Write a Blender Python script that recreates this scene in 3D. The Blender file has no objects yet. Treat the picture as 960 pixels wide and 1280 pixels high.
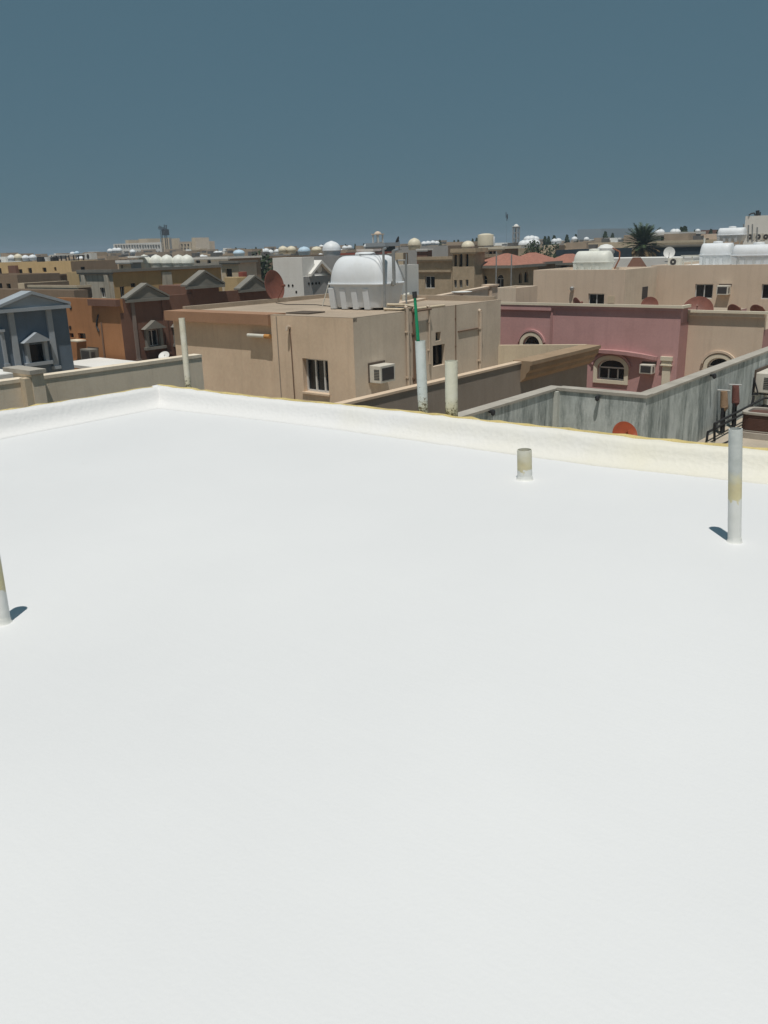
import bpy, bmesh, math, random
from mathutils import Vector, Matrix
from mathutils.geometry import tessellate_polygon
random.seed(11)
sc = bpy.context.scene
COL = sc.collection
PI = math.pi

# ------------------------------------------------------------------ camera model and street grid
F, H = 1050.0, 1.65
PITCH, ROLL = math.atan(332/F), math.radians(1.67)
R0 = Vector((1, 0, 0)); U0 = Vector((0, math.sin(PITCH), math.cos(PITCH))); FW = Vector((0, math.cos(PITCH), -math.sin(PITCH)))
RT = math.cos(ROLL)*R0 - math.sin(ROLL)*U0
UP = math.cos(ROLL)*U0 + math.sin(ROLL)*R0
TH = math.radians(39.5)                       # the plots of the quarter are turned by this angle
gu = Vector((math.cos(TH), -math.sin(TH), 0)); gv = Vector((math.sin(TH), math.cos(TH), 0))
O = Vector((0, 0, H))
def ray(x, y): return FW + RT*((x-480)/F) - UP*((y-640)/F)
def grid(q): return Vector((q.dot(gu), q.dot(gv), q.z))
def P(x, y, Y): d = ray(x, y); return grid(O + d*(Y/d.y))
def PZ(x, y, z): d = ray(x, y); return grid(O + d*((z-H)/d.z))
def PA(x, y, a): d = ray(x, y); return grid(O + d*(a/d.dot(gu)))
def PB(x, y, b): d = ray(x, y); return grid(O + d*(b/d.dot(gv)))
def world(g): return gu*g[0] + gv*g[1] + Vector((0, 0, g[2]))
def pix(g):
    w = world(g) - O; k = w.dot(FW)
    return 480 + F*w.dot(RT)/k, 640 - F*w.dot(UP)/k
ROT = -TH
GROUND = -7.6

# ------------------------------------------------------------------ materials
MATS = {}
def nt(m): return m.node_tree.nodes, m.node_tree.links
def mat(name, col, rough=.85, var=.12, nscale=1.2, streak=0.0, streak_col=None, bump=.15, bscale=60, metal=0, spec=.35, fine=.025):
    """painted / rendered surface: base colour, cloudy fading, grain, run-off streaks, fine bump"""
    if name in MATS: return MATS[name]
    m = bpy.data.materials.new(name); m.use_nodes = True; N, L = nt(m)
    b = N['Principled BSDF']; b.inputs['Roughness'].default_value = rough; b.inputs['Metallic'].default_value = metal
    b.inputs['Specular IOR Level'].default_value = spec
    tc = N.new('ShaderNodeTexCoord')
    n1 = N.new('ShaderNodeTexNoise'); n1.inputs['Scale'].default_value = nscale; n1.inputs['Detail'].default_value = 6; n1.inputs['Roughness'].default_value = .65
    L.new(tc.outputs['Object'], n1.inputs['Vector'])
    r1 = N.new('ShaderNodeValToRGB'); r1.color_ramp.elements[0].position = .3; r1.color_ramp.elements[1].position = .72
    k0, k1 = 1-var, 1+var*.5
    r1.color_ramp.elements[0].color = (col[0]*k0, col[1]*k0*.99, col[2]*k0*.97, 1); r1.color_ramp.elements[1].color = (min(col[0]*k1, 1), min(col[1]*k1, 1), min(col[2]*k1, 1), 1)
    L.new(n1.outputs['Fac'], r1.inputs['Fac']); cur = r1.outputs['Color']
    if fine:
        n2 = N.new('ShaderNodeTexNoise'); n2.inputs['Scale'].default_value = nscale*22; n2.inputs['Detail'].default_value = 4
        L.new(tc.outputs['Object'], n2.inputs['Vector'])
        mx = N.new('ShaderNodeMixRGB'); mx.blend_type = 'OVERLAY'; mx.inputs['Fac'].default_value = min(1, fine*5)
        L.new(cur, mx.inputs['Color1']); L.new(n2.outputs['Fac'], mx.inputs['Color2']); cur = mx.outputs['Color']
    if streak:
        mp = N.new('ShaderNodeMapping'); mp.inputs['Scale'].default_value = (2.6, 2.6, .24); L.new(tc.outputs['Object'], mp.inputs['Vector'])
        n3 = N.new('ShaderNodeTexNoise'); n3.inputs['Scale'].default_value = 1.3; n3.inputs['Detail'].default_value = 7; n3.inputs['Roughness'].default_value = .7
        L.new(mp.outputs['Vector'], n3.inputs['Vector'])
        r3 = N.new('ShaderNodeValToRGB'); r3.color_ramp.elements[0].position = .5; r3.color_ramp.elements[1].position = .68
        r3.color_ramp.elements[0].color = (0, 0, 0, 1); r3.color_ramp.elements[1].color = (streak, streak, streak, 1)
        L.new(n3.outputs['Fac'], r3.inputs['Fac'])
        sc_ = streak_col or (col[0]*.45, col[1]*.42, col[2]*.4)
        m3 = N.new('ShaderNodeMixRGB'); L.new(r3.outputs['Color'], m3.inputs['Fac']); L.new(cur, m3.inputs['Color1']); m3.inputs['Color2'].default_value = (*sc_, 1)
        cur = m3.outputs['Color']
    L.new(cur, b.inputs['Base Color'])
    if bump:
        nb = N.new('ShaderNodeTexNoise'); nb.inputs['Scale'].default_value = bscale; nb.inputs['Detail'].default_value = 4
        L.new(tc.outputs['Object'], nb.inputs['Vector'])
        bp = N.new('ShaderNodeBump'); bp.inputs['Strength'].default_value = bump; bp.inputs['Distance'].default_value = .02
        L.new(nb.outputs['Fac'], bp.inputs['Height']); L.new(bp.outputs['Normal'], b.inputs['Normal'])
    MATS[name] = m
    return m
def glass(name, col=(.012, .013, .015), rough=.12):
    return mat(name, col, rough, .4, .8, bump=0, spec=.5, fine=0)

TAN = mat('tan stucco', (.68, .53, .39), .92, .16, .55, .2, bump=.12, bscale=45)
PALEW = mat('pale beige stucco', (.80, .70, .56), .92, .12, 1.0, .32, bump=.12, bscale=45)
TAN2 = mat('tan stucco lifted for shade', (.70, .59, .47), .92, .16, .55, .2, bump=.12, bscale=45)  # copy of the tan, lightened to lift the beige house's shaded side
TANDK = mat('dark taupe stucco', (.34, .285, .235), .92, .12, .9, .15)
TERRA = mat('orange brown fascia paint', (.36, .21, .13), .85, .12)
CREAM = mat('cream stucco', (.62, .52, .38), .9, .08, .8, .18)
CREAMB = mat('beige stucco', (.68, .55, .43), .9, .08, .8, .18)
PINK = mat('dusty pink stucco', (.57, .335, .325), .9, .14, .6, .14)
PINKDK = mat('shaded pink stucco', (.46, .26, .25), .9, .10, .8, .15)  # darker copy of the pink, shade put into the colour
TRIM = mat('pale trim paint', (.76, .69, .55), .8, .08)
BLUE = mat('slate blue stucco', (.135, .18, .235), .9, .14, .9, .2)
BLUETRIM = mat('pale blue grey plaster', (.34, .38, .42), .85, .10)
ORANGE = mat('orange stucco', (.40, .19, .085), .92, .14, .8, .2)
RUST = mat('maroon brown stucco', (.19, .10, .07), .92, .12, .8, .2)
GREYTRIM = mat('grey plaster trim', (.22, .21, .185), .9, .16, 1.2)
MUSTARD = mat('mustard stucco', (.47, .32, .15), .92, .12, .8, .25)
MUSTARDP = mat('pale mustard stucco', (.58, .43, .23), .92, .10, .8, .2)
WEATH = mat('weathered grey cream plaster', (.50, .46, .38), .95, .2, .9, .6)
BROWN = mat('brown stucco', (.24, .18, .13), .92, .14, .8, .2)
WHITEW = mat('white wash', (.74, .73, .70), .9, .06, .8, .1)
GREYW = mat('grey render', (.33, .33, .33), .92, .10)
STONE = mat('tan stone cladding', (.46, .37, .26), .92, .22, 3.0, .1)
CONC = mat('raw concrete', (.40, .36, .31), .95, .15)
def streaky():
    m = bpy.data.materials.new('mouldy grey cement'); m.use_nodes = True; N, L = nt(m); b = N['Principled BSDF']; b.inputs['Roughness'].default_value = .95; b.inputs['Specular IOR Level'].default_value = .2
    tc = N.new('ShaderNodeTexCoord')
    def noise(scale, sc, det=8, rough=.65):
        mp = N.new('ShaderNodeMapping'); mp.inputs['Scale'].default_value = scale; L.new(tc.outputs['Object'], mp.inputs['Vector'])
        n = N.new('ShaderNodeTexNoise'); n.inputs['Scale'].default_value = sc; n.inputs['Detail'].default_value = det; n.inputs['Roughness'].default_value = rough; L.new(mp.outputs['Vector'], n.inputs['Vector']); return n.outputs['Fac']
    def ramp(f, stops):
        r = N.new('ShaderNodeValToRGB'); e = r.color_ramp.elements
        while len(e) < len(stops): e.new(.5)
        for k, (p, c) in enumerate(stops): e[k].position = p; e[k].color = (*c, 1)
        L.new(f, r.inputs['Fac']); return r.outputs['Color']
    base = ramp(noise((1, 1, .7), 1.5, 11, .78), [(.3, (.36, .39, .375)), (.5, (.50, .535, .515)), (.72, (.63, .66, .63))])
    run = ramp(noise((2.0, 2.0, .35), 1.3, 9, .75), [(.36, (.34, .34, .34)), (.5, (.62, .62, .62)), (.66, (.30, .30, .30))])
    mx = N.new('ShaderNodeMixRGB'); mx.blend_type = 'OVERLAY'; mx.inputs['Fac'].default_value = .32; L.new(base, mx.inputs['Color1']); L.new(run, mx.inputs['Color2'])
    dark = ramp(noise((2.2, 2.2, .42), 1.2, 12, .8), [(.46, (0, 0, 0)), (.60, (.85, .85, .85))])
    m2 = N.new('ShaderNodeMixRGB'); L.new(dark, m2.inputs['Fac']); L.new(mx.outputs['Color'], m2.inputs['Color1']); m2.inputs['Color2'].default_value = (.17, .195, .185, 1)
    L.new(m2.outputs['Color'], b.inputs['Base Color'])
    bp = N.new('ShaderNodeBump'); bp.inputs['Strength'].default_value = .25; bp.inputs['Distance'].default_value = .02; L.new(noise((1, 1, 1), 30), bp.inputs['Height']); L.new(bp.outputs['Normal'], b.inputs['Normal'])
    return m
STREAKY = streaky()
COPING = mat('grey cement coping', (.42, .39, .34), .95, .2, 2.5)
ROOFB = mat('dusty roof screed', (.42, .34, .26), .95, .2, .6, bump=.3)
ROOFG = mat('grey roof felt', (.28, .27, .26), .95, .2, .6)
ROOFW = mat('white roof paint', (.74, .73, .70), .9, .08, .6)
FLOORC = mat('dusty concrete yard', (.46, .40, .32), .95, .2, 1.0)
PVC = mat('weathered white plastic pipe', (.62, .61, .55), .5, .1, 3, .25, (.42, .36, .22), bump=.05)
PVCBR = mat('brown plastic pipe', (.20, .13, .09), .6, .15, 3)
PVCBEI = mat('beige plastic pipe', (.56, .46, .36), .6, .1, 3)
TANK = mat('white fibreglass tank', (.74, .77, .80), .5, .08, 1.6, .22, (.56, .55, .49), bump=.06, bscale=9)
TANKG = mat('greenish white fibreglass tank', (.74, .75, .69), .5, .08, 2, .25, (.5, .48, .38), bump=.04)
TANKB = mat('pale blue fibreglass tank', (.48, .62, .74), .5, .06, 2, .1, bump=.03)
TANKC = mat('cream fibreglass tank', (.70, .64, .50), .5, .08, 2, .15, bump=.03)
YARDRED = mat('orange red dish paint', (.38, .085, .035), .35, .25, 4, .15, spec=.5)
REDDISH = mat('rust red dish paint', (.22, .085, .06), .5, .25, 4, .15, spec=.4)
DISHW = mat('white dish paint', (.72, .72, .70), .5, .08, 4)
STEEL = mat('galvanised steel', (.42, .43, .43), .45, .15, 8, metal=.6, bump=.03)
DARK = mat('black metal', (.03, .03, .032), .55, .2, 8, bump=.02)
ALU = mat('pale aluminium', (.66, .66, .65), .4, .06, 6, metal=.3, bump=0)
ACW = mat('yellowed white enamel', (.66, .63, .56), .45, .08, 5, .15, bump=.02)
ACD = mat('dark coil grille', (.06, .055, .055), .6, .2, 30, bump=.3, bscale=150)
BRICKB = mat('brown enamel', (.13, .065, .05), .6, .15, 5)
REDTILE = mat('red clay tile', (.36, .165, .12), .85, .25, 6, bump=.5, bscale=14)
REDP = mat('red brown paint', (.34, .10, .07), .85, .15)
GREENP = mat('green plastic', (.01, .26, .12), .4, .1, 6, bump=0)
PIPEBK = mat('black pipe lagging', (.025, .025, .027), .85, .3, 12, bump=.3)
INSUL = mat('orange insulation wrap', (.33, .22, .14), .9, .3, 12, bump=.5)
INSULR = mat('red brown insulation wrap', (.20, .085, .07), .9, .3, 12, bump=.5)
LEAF = mat('dark foliage', (.035, .055, .022), .8, .45, 1.5, bump=0)
LEAFP = mat('palm frond', (.055, .085, .032), .7, .4, 2, bump=0)
LEAFDRY = mat('dry palm frond', (.20, .14, .07), .9, .3, 2, bump=0)
BARK = mat('trunk bark', (.15, .11, .075), .95, .3, 5, bump=.6, bscale=20)
HAZEB = mat('haze tinted grey blue', (.22, .27, .31), .7, .08)  # bluish fade of distant air put into the surface colour
NAVY = mat('dark navy sheeting', (.035, .055, .075), .7, .2)
PANE = glass('dark window glass')
PANE2 = glass('brown shaded glass', (.02, .014, .012), .2)
HOLE = mat('unlit interior', (.015, .012, .01), .9, .3, bump=0, fine=0)
SAND = mat('sandy ground', (.42, .33, .23), .95, .2, .05, bump=.2)

def roof_coat():
    m = bpy.data.materials.new('white elastomeric roof coating'); m.use_nodes = True; N, L = nt(m)
    b = N['Principled BSDF']; b.inputs['Roughness'].default_value = .62; b.inputs['Specular IOR Level'].default_value = .3
    tc = N.new('ShaderNodeTexCoord')
    n1 = N.new('ShaderNodeTexNoise'); n1.inputs['Scale'].default_value = .55; n1.inputs['Detail'].default_value = 9; n1.inputs['Roughness'].default_value = .62
    L.new(tc.outputs['Object'], n1.inputs['Vector'])
    r1 = N.new('ShaderNodeValToRGB'); r1.color_ramp.elements[0].position = .3; r1.color_ramp.elements[1].position = .7
    r1.color_ramp.elements[0].color = (.69, .695, .70, 1); r1.color_ramp.elements[1].color = (.728, .732, .735, 1)
    L.new(n1.outputs['Fac'], r1.inputs['Fac'])
    # a few specks of grit
    v = N.new('ShaderNodeTexVoronoi'); v.inputs['Scale'].default_value = 1.3; v.inputs['Randomness'].default_value = 1
    L.new(tc.outputs['Object'], v.inputs['Vector'])
    lt = N.new('ShaderNodeMath'); lt.operation = 'LESS_THAN'; lt.inputs[1].default_value = .011; L.new(v.outputs['Distance'], lt.inputs[0])
    mx = N.new('ShaderNodeMixRGB'); L.new(lt.outputs[0], mx.inputs['Fac']); L.new(r1.outputs['Color'], mx.inputs['Color1']); mx.inputs['Color2'].default_value = (.45, .43, .38, 1)
    L.new(mx.outputs['Color'], b.inputs['Base Color'])
    # roller marks, orange peel
    nb = N.new('ShaderNodeTexNoise'); nb.inputs['Scale'].default_value = 70; nb.inputs['Detail'].default_value = 5; L.new(tc.outputs['Object'], nb.inputs['Vector'])
    mp = N.new('ShaderNodeMapping'); mp.inputs['Scale'].default_value = (1.2, 6, 1); mp.inputs['Rotation'].default_value = (0, 0, .4); L.new(tc.outputs['Object'], mp.inputs['Vector'])
    nc = N.new('ShaderNodeTexNoise'); nc.inputs['Scale'].default_value = 3.5; nc.inputs['Detail'].default_value = 6; L.new(mp.outputs['Vector'], nc.inputs['Vector'])
    ad = N.new('ShaderNodeMath'); ad.operation = 'MULTIPLY_ADD'; ad.inputs[1].default_value = 1.2; L.new(nc.outputs['Fac'], ad.inputs[0]); L.new(nb.outputs['Fac'], ad.inputs[2])
    bp = N.new('ShaderNodeBump'); bp.inputs['Strength'].default_value = .10; bp.inputs['Distance'].default_value = .010
    L.new(ad.outputs[0], bp.inputs['Height']); L.new(bp.outputs['Normal'], b.inputs['Normal'])
    return m
ROOFCOAT = roof_coat()
def parapet_coat(name, cream):
    m = bpy.data.materials.new(name); m.use_nodes = True; N, L = nt(m)
    b = N['Principled BSDF']; b.inputs['Roughness'].default_value = .6; b.inputs['Specular IOR Level'].default_value = .3
    tc = N.new('ShaderNodeTexCoord'); sp = N.new('ShaderNodeSeparateXYZ'); L.new(tc.outputs['Object'], sp.inputs[0])
    n1 = N.new('ShaderNodeTexNoise'); n1.inputs['Scale'].default_value = 2.2; n1.inputs['Detail'].default_value = 7; L.new(tc.outputs['Object'], n1.inputs['Vector'])
    # thin coat along the far wall lets the yellow foam show through towards its right end
    a = N.new('ShaderNodeMath'); a.operation = 'MULTIPLY_ADD'; a.inputs[1].default_value = .22; a.inputs[2].default_value = .66
    L.new(sp.outputs['X'], a.inputs[0])
    s = N.new('ShaderNodeMath'); s.operation = 'MULTIPLY_ADD'; s.inputs[1].default_value = 1.1; L.new(n1.outputs['Fac'], s.inputs[0]); L.new(a.outputs[0], s.inputs[2])
    c = N.new('ShaderNodeClamp'); L.new(s.outputs[0], c.inputs[0])
    mu = N.new('ShaderNodeMath'); mu.operation = 'MULTIPLY'; mu.inputs[1].default_value = cream; L.new(c.outputs[0], mu.inputs[0])
    mx = N.new('ShaderNodeMixRGB'); mx.inputs['Color1'].default_value = (.715, .71, .70, 1); mx.inputs['Color2'].default_value = (.69, .65, .51, 1)
    L.new(mu.outputs[0], mx.inputs['Fac']); L.new(mx.outputs['Color'], b.inputs['Base Color'])
    v = N.new('ShaderNodeTexVoronoi'); v.inputs['Scale'].default_value = 26; L.new(tc.outputs['Object'], v.inputs['Vector'])
    nb = N.new('ShaderNodeTexNoise'); nb.inputs['Scale'].default_value = 24; nb.inputs['Detail'].default_value = 6; L.new(tc.outputs['Object'], nb.inputs['Vector'])
    ad = N.new('ShaderNodeMath'); ad.operation = 'MULTIPLY_ADD'; ad.inputs[1].default_value = 1.4; L.new(nb.outputs['Fac'], ad.inputs[0]); L.new(v.outputs['Distance'], ad.inputs[2])
    bp = N.new('ShaderNodeBump'); bp.inputs['Strength'].default_value = .22; bp.inputs['Distance'].default_value = .012
    L.new(ad.outputs[0], bp.inputs['Height']); L.new(bp.outputs['Normal'], b.inputs['Normal'])
    return m
PARF = parapet_coat('thinly coated foam parapet', .75)
PARL = parapet_coat('white coated foam parapet', 0.0)
FOAM = mat('aged yellow insulation foam', (.62, .50, .22), .9, .3, 4, .0, bump=.8, bscale=40)
def pipe_bands(name, z1, z2, top=(.50, .52, .49), yel=(.60, .53, .31), w2=.05, spots=None):
    """coated foot, yellow foam collar above it, bare plastic on top; ragged edges"""
    m = bpy.data.materials.new(name); m.use_nodes = True; N, L = nt(m)
    b = N['Principled BSDF']; b.inputs['Roughness'].default_value = .55
    tc = N.new('ShaderNodeTexCoord'); sp = N.new('ShaderNodeSeparateXYZ'); L.new(tc.outputs['Object'], sp.inputs[0])
    n = N.new('ShaderNodeTexNoise'); n.inputs['Scale'].default_value = 22; n.inputs['Detail'].default_value = 5; L.new(tc.outputs['Object'], n.inputs['Vector'])
    ad = N.new('ShaderNodeMath'); ad.operation = 'MULTIPLY_ADD'; ad.inputs[1].default_value = .16; L.new(n.outputs['Fac'], ad.inputs[0]); L.new(sp.outputs['Z'], ad.inputs[2])
    def step(z, w):
        mr = N.new('ShaderNodeMapRange'); mr.inputs['From Min'].default_value = z+.08-w; mr.inputs['From Max'].default_value = z+.08+w; L.new(ad.outputs[0], mr.inputs['Value']); return mr.outputs[0]
    m1 = N.new('ShaderNodeMixRGB'); L.new(step(z1, .006), m1.inputs['Fac']); m1.inputs['Color1'].default_value = (.72, .72, .68, 1); m1.inputs['Color2'].default_value = (*yel, 1)
    m2 = N.new('ShaderNodeMixRGB'); L.new(step(z2, w2), m2.inputs['Fac']); L.new(m1.outputs['Color'], m2.inputs['Color1']); m2.inputs['Color2'].default_value = (*top, 1)
    ns = N.new('ShaderNodeTexNoise'); ns.inputs['Scale'].default_value = 9; ns.inputs['Detail'].default_value = 6; L.new(tc.outputs['Object'], ns.inputs['Vector'])
    mo = N.new('ShaderNodeMixRGB'); mo.blend_type = 'OVERLAY'; mo.inputs['Fac'].default_value = .3; L.new(m2.outputs['Color'], mo.inputs['Color1']); L.new(ns.outputs['Fac'], mo.inputs['Color2'])
    cur = mo.outputs['Color']
    if spots is not None:       # mould and chipped paint towards the foot
        n4 = N.new('ShaderNodeTexNoise'); n4.inputs['Scale'].default_value = 34; n4.inputs['Detail'].default_value = 6; n4.inputs['Roughness'].default_value = .7; L.new(tc.outputs['Object'], n4.inputs['Vector'])
        mr = N.new('ShaderNodeMapRange'); mr.inputs['From Min'].default_value = spots-.02; mr.inputs['From Max'].default_value = spots+.32; mr.inputs['To Min'].default_value = .14; mr.inputs['To Max'].default_value = -.16; L.new(sp.outputs['Z'], mr.inputs['Value'])
        a4 = N.new('ShaderNodeMath'); a4.operation = 'ADD'; L.new(n4.outputs['Fac'], a4.inputs[0]); L.new(mr.outputs[0], a4.inputs[1])
        r4 = N.new('ShaderNodeMapRange'); r4.inputs['From Min'].default_value = .60; r4.inputs['From Max'].default_value = .66; L.new(a4.outputs[0], r4.inputs['Value'])
        m4 = N.new('ShaderNodeMixRGB'); L.new(r4.outputs[0], m4.inputs['Fac']); L.new(cur, m4.inputs['Color1']); m4.inputs['Color2'].default_value = (.12, .10, .05, 1); cur = m4.outputs['Color']
    L.new(cur, b.inputs['Base Color'])
    bp = N.new('ShaderNodeBump'); bp.inputs['Strength'].default_value = .5; bp.inputs['Distance'].default_value = .008; L.new(n.outputs['Fac'], bp.inputs['Height']); L.new(bp.outputs['Normal'], b.inputs['Normal'])
    return m

# ------------------------------------------------------------------ mesh building
class MB:
    """collects shapes in grid coordinates (a, b, z)"""
    def __init__(s): s.v = []; s.f = []
    def add(s, vs, fs):
        o = len(s.v); s.v += [tuple(q) for q in vs]; s.f += [tuple(o+i for i in f) for f in fs]; return s
    def box(s, a0, a1, b0, b1, z0, z1):
        if a0 > a1: a0, a1 = a1, a0
        if b0 > b1: b0, b1 = b1, b0
        if z0 > z1: z0, z1 = z1, z0
        return s.add([(a0,b0,z0),(a1,b0,z0),(a1,b1,z0),(a0,b1,z0),(a0,b0,z1),(a1,b0,z1),(a1,b1,z1),(a0,b1,z1)],
                     [(0,3,2,1),(4,5,6,7),(0,1,5,4),(1,2,6,5),(2,3,7,6),(3,0,4,7)])
    def quad(s, *q): return s.add(q, [tuple(range(len(q)))])
    def prism(s, loop, d):
        """closed loop of points extruded by vector d"""
        n = len(loop); d = Vector(d); lo = [Vector(q) for q in loop]
        return s.add(lo + [q+d for q in lo], [tuple(range(n-1, -1, -1)), tuple(range(n, 2*n))] + [(i, (i+1) % n, n+(i+1) % n, n+i) for i in range(n)])
    def tube(s, p0, p1, r0, r1=None, n=14, caps=True):
        p0, p1 = Vector(p0), Vector(p1); r1 = r0 if r1 is None else r1
        ax = (p1-p0).normalized(); t = ax.orthogonal().normalized(); w = ax.cross(t)
        ring = lambda p, r: [p + t*(r*math.cos(2*PI*i/n)) + w*(r*math.sin(2*PI*i/n)) for i in range(n)]
        fs = [(i, (i+1) % n, n+(i+1) % n, n+i) for i in range(n)]
        if caps: fs += [tuple(range(n-1, -1, -1)), tuple(range(n, 2*n))]
        return s.add(ring(p0, r0)+ring(p1, r1), fs)
    def pipe(s, pts, r, n=10):
        for i in range(len(pts)-1): s.tube(pts[i], pts[i+1], r, r, n)
        return s
    def hollow(s, p0, p1, r, t=.006, n=28, deep=.25, wob=0):
        """open-ended pipe with a visible bore"""
        p0, p1 = Vector(p0), Vector(p1); ax = (p1-p0).normalized(); u_ = ax.orthogonal().normalized(); w = ax.cross(u_)
        prof = [(p0, r)] + [(p0.lerp(p1, k/10), r) for k in range(1, 10)] + [(p1, r), (p1, r-t), (p1-ax*deep, r-t)]
        vs = []
        for k, (c, rr) in enumerate(prof):
            for i in range(n):
                q = rr*(1 + (random.uniform(-wob, wob) if k < 4 else 0))
                vs.append(c + u_*(q*math.cos(2*PI*i/n)) + w*(q*math.sin(2*PI*i/n)))
        fs = [(k*n+i, k*n+(i+1) % n, (k+1)*n+(i+1) % n, (k+1)*n+i) for k in range(len(prof)-1) for i in range(n)]
        fs.append(tuple((len(prof)-1)*n+i for i in range(n)))
        return s.add(vs, fs)
    def lathe(s, c, prof, n=24):
        c = Vector(c); vs = [c+Vector((r*math.cos(2*PI*i/n), r*math.sin(2*PI*i/n), z)) for r, z in prof for i in range(n)]
        fs = [(k*n+i, k*n+(i+1) % n, (k+1)*n+(i+1) % n, (k+1)*n+i) for k in range(len(prof)-1) for i in range(n)]
        fs += [tuple(range(n-1, -1, -1)), tuple((len(prof)-1)*n+i for i in range(n))]
        return s.add(vs, fs)
    def loft(s, rings, cap=True):
        n = len(rings[0]); vs = [q for r in rings for q in r]
        fs = [(k*n+i, k*n+(i+1) % n, (k+1)*n+(i+1) % n, (k+1)*n+i) for k in range(len(rings)-1) for i in range(n)]
        if cap: fs += [tuple(range(n-1, -1, -1)), tuple((len(rings)-1)*n+i for i in range(n))]
        return s.add(vs, fs)
    def poly(s, outer, holes=()):
        loops = [[Vector(q) for q in outer]] + [[Vector(q) for q in h] for h in holes]
        flat = [q for l in loops for q in l]
        if not holes: return s.add(flat, [tuple(range(len(flat)))])
        return s.add(flat, [t for t in tessellate_polygon(loops)])
    def build(s, name, m, parent=None, org=None, smooth=False, bevel=0, rot=True):
        """link as one object; parent = Thing, Object or None (then org is the grid origin)"""
        if isinstance(parent, Thing): o_ = parent.org; par = parent.o
        elif parent is not None: o_ = Vector(parent['_o']); par = parent
        else: o_ = Vector(org); par = None
        me = bpy.data.meshes.new(name)
        me.from_pydata([(v[0]-o_[0], v[1]-o_[1], v[2]-o_[2]) for v in s.v], [], s.f); me.update()
        bm = bmesh.new(); bm.from_mesh(me); bmesh.ops.remove_doubles(bm, verts=bm.verts, dist=1e-5); bmesh.ops.recalc_face_normals(bm, faces=bm.faces); bm.to_mesh(me); bm.free()
        me.materials.append(m)
        ob = bpy.data.objects.new(name, me); COL.objects.link(ob); ob['_o'] = tuple(o_)
        if smooth:
            for p in me.polygons: p.use_smooth = True
            if smooth != 'all':
                bpy.context.view_layer.objects.active = ob
                md = ob.modifiers.new('edge', 'EDGE_SPLIT'); md.split_angle = math.radians(40)
        if bevel:
            md = ob.modifiers.new('bevel', 'BEVEL'); md.width = bevel; md.segments = 2; md.limit_method = 'ANGLE'; md.angle_limit = math.radians(40)
        if par is not None: ob.parent = par
        else: ob.location = world(o_); ob.rotation_euler = (0, 0, ROT)
        return ob

class Thing:
    def __init__(s, name, label, cat, org, group=None):
        s.org = Vector(org); o = bpy.data.objects.new(name, None); COL.objects.link(o); s.o = o
        o.location = world(s.org); o.rotation_euler = (0, 0, ROT); o.empty_display_size = .2
        o['label'] = label; o['category'] = cat
        if group: o['group'] = group
def tag(o, label, cat, group=None, kind=None):
    o['label'] = label; o['category'] = cat
    if group: o['group'] = group
    if kind: o['kind'] = kind
    return o
def structure(o): o['kind'] = 'structure'; return o
def dup(root, g, scale=1.0, label=None, group=None, spin=0):
    c = root.copy(); COL.objects.link(c); c.location = world(g); c.scale = (scale,)*3 if not isinstance(scale, tuple) else scale
    c.rotation_euler = (0, 0, ROT+spin)
    if label: c['label'] = label
    if group: c['group'] = group
    for ch in root.children:
        d = ch.copy(); COL.objects.link(d); d.parent = c
        for g2 in ch.children:
            e = g2.copy(); COL.objects.link(e); e.parent = d
    return c

# ------------------------------------------------------------------ facades and windows
def pt(pl, c, s, z, off=0):
    """point on a facade: plane 'b' faces the near left, plane 'a' faces the near right; off = inwards"""
    return Vector((s, c+off, z)) if pl == 'b' else Vector((c-off, s, z))
def loop_of(op):
    s0, s1, z0, z1, k = op[:5]
    if k == 'arch':
        r = (s1-s0)/2; h = min(r, (z1-z0)*.42); sm = (s0+s1)/2; zc = z1-h
        return [(s0, z0), (s1, z0)] + [(sm+r*math.cos(t), zc+h*math.sin(t)) for t in [PI*i/12 for i in range(13)]]
    return [(s0, z0), (s1, z0), (s1, z1), (s0, z1)]
def facade(mb, pl, c, s0, s1, z0, z1, ops, depth=.14):
    holes = []
    for op in ops:
        lp = loop_of(op); holes.append([pt(pl, c, s, z) for s, z in lp])
        n = len(lp)
        for i in range(n):
            (sa, za), (sb, zb) = lp[i], lp[(i+1) % n]
            mb.quad(pt(pl, c, sa, za), pt(pl, c, sb, zb), pt(pl, c, sb, zb, depth), pt(pl, c, sa, za, depth))
    mb.poly([pt(pl, c, s0, z0), pt(pl, c, s1, z0), pt(pl, c, s1, z1), pt(pl, c, s0, z1)], holes)
def bar(mb, pl, c, s0, s1, z0, z1, o0, o1):
    p, q = pt(pl, c, s0, z0, o0), pt(pl, c, s1, z1, o1); mb.box(p.x, q.x, p.y, q.y, p.z, q.z)
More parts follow.
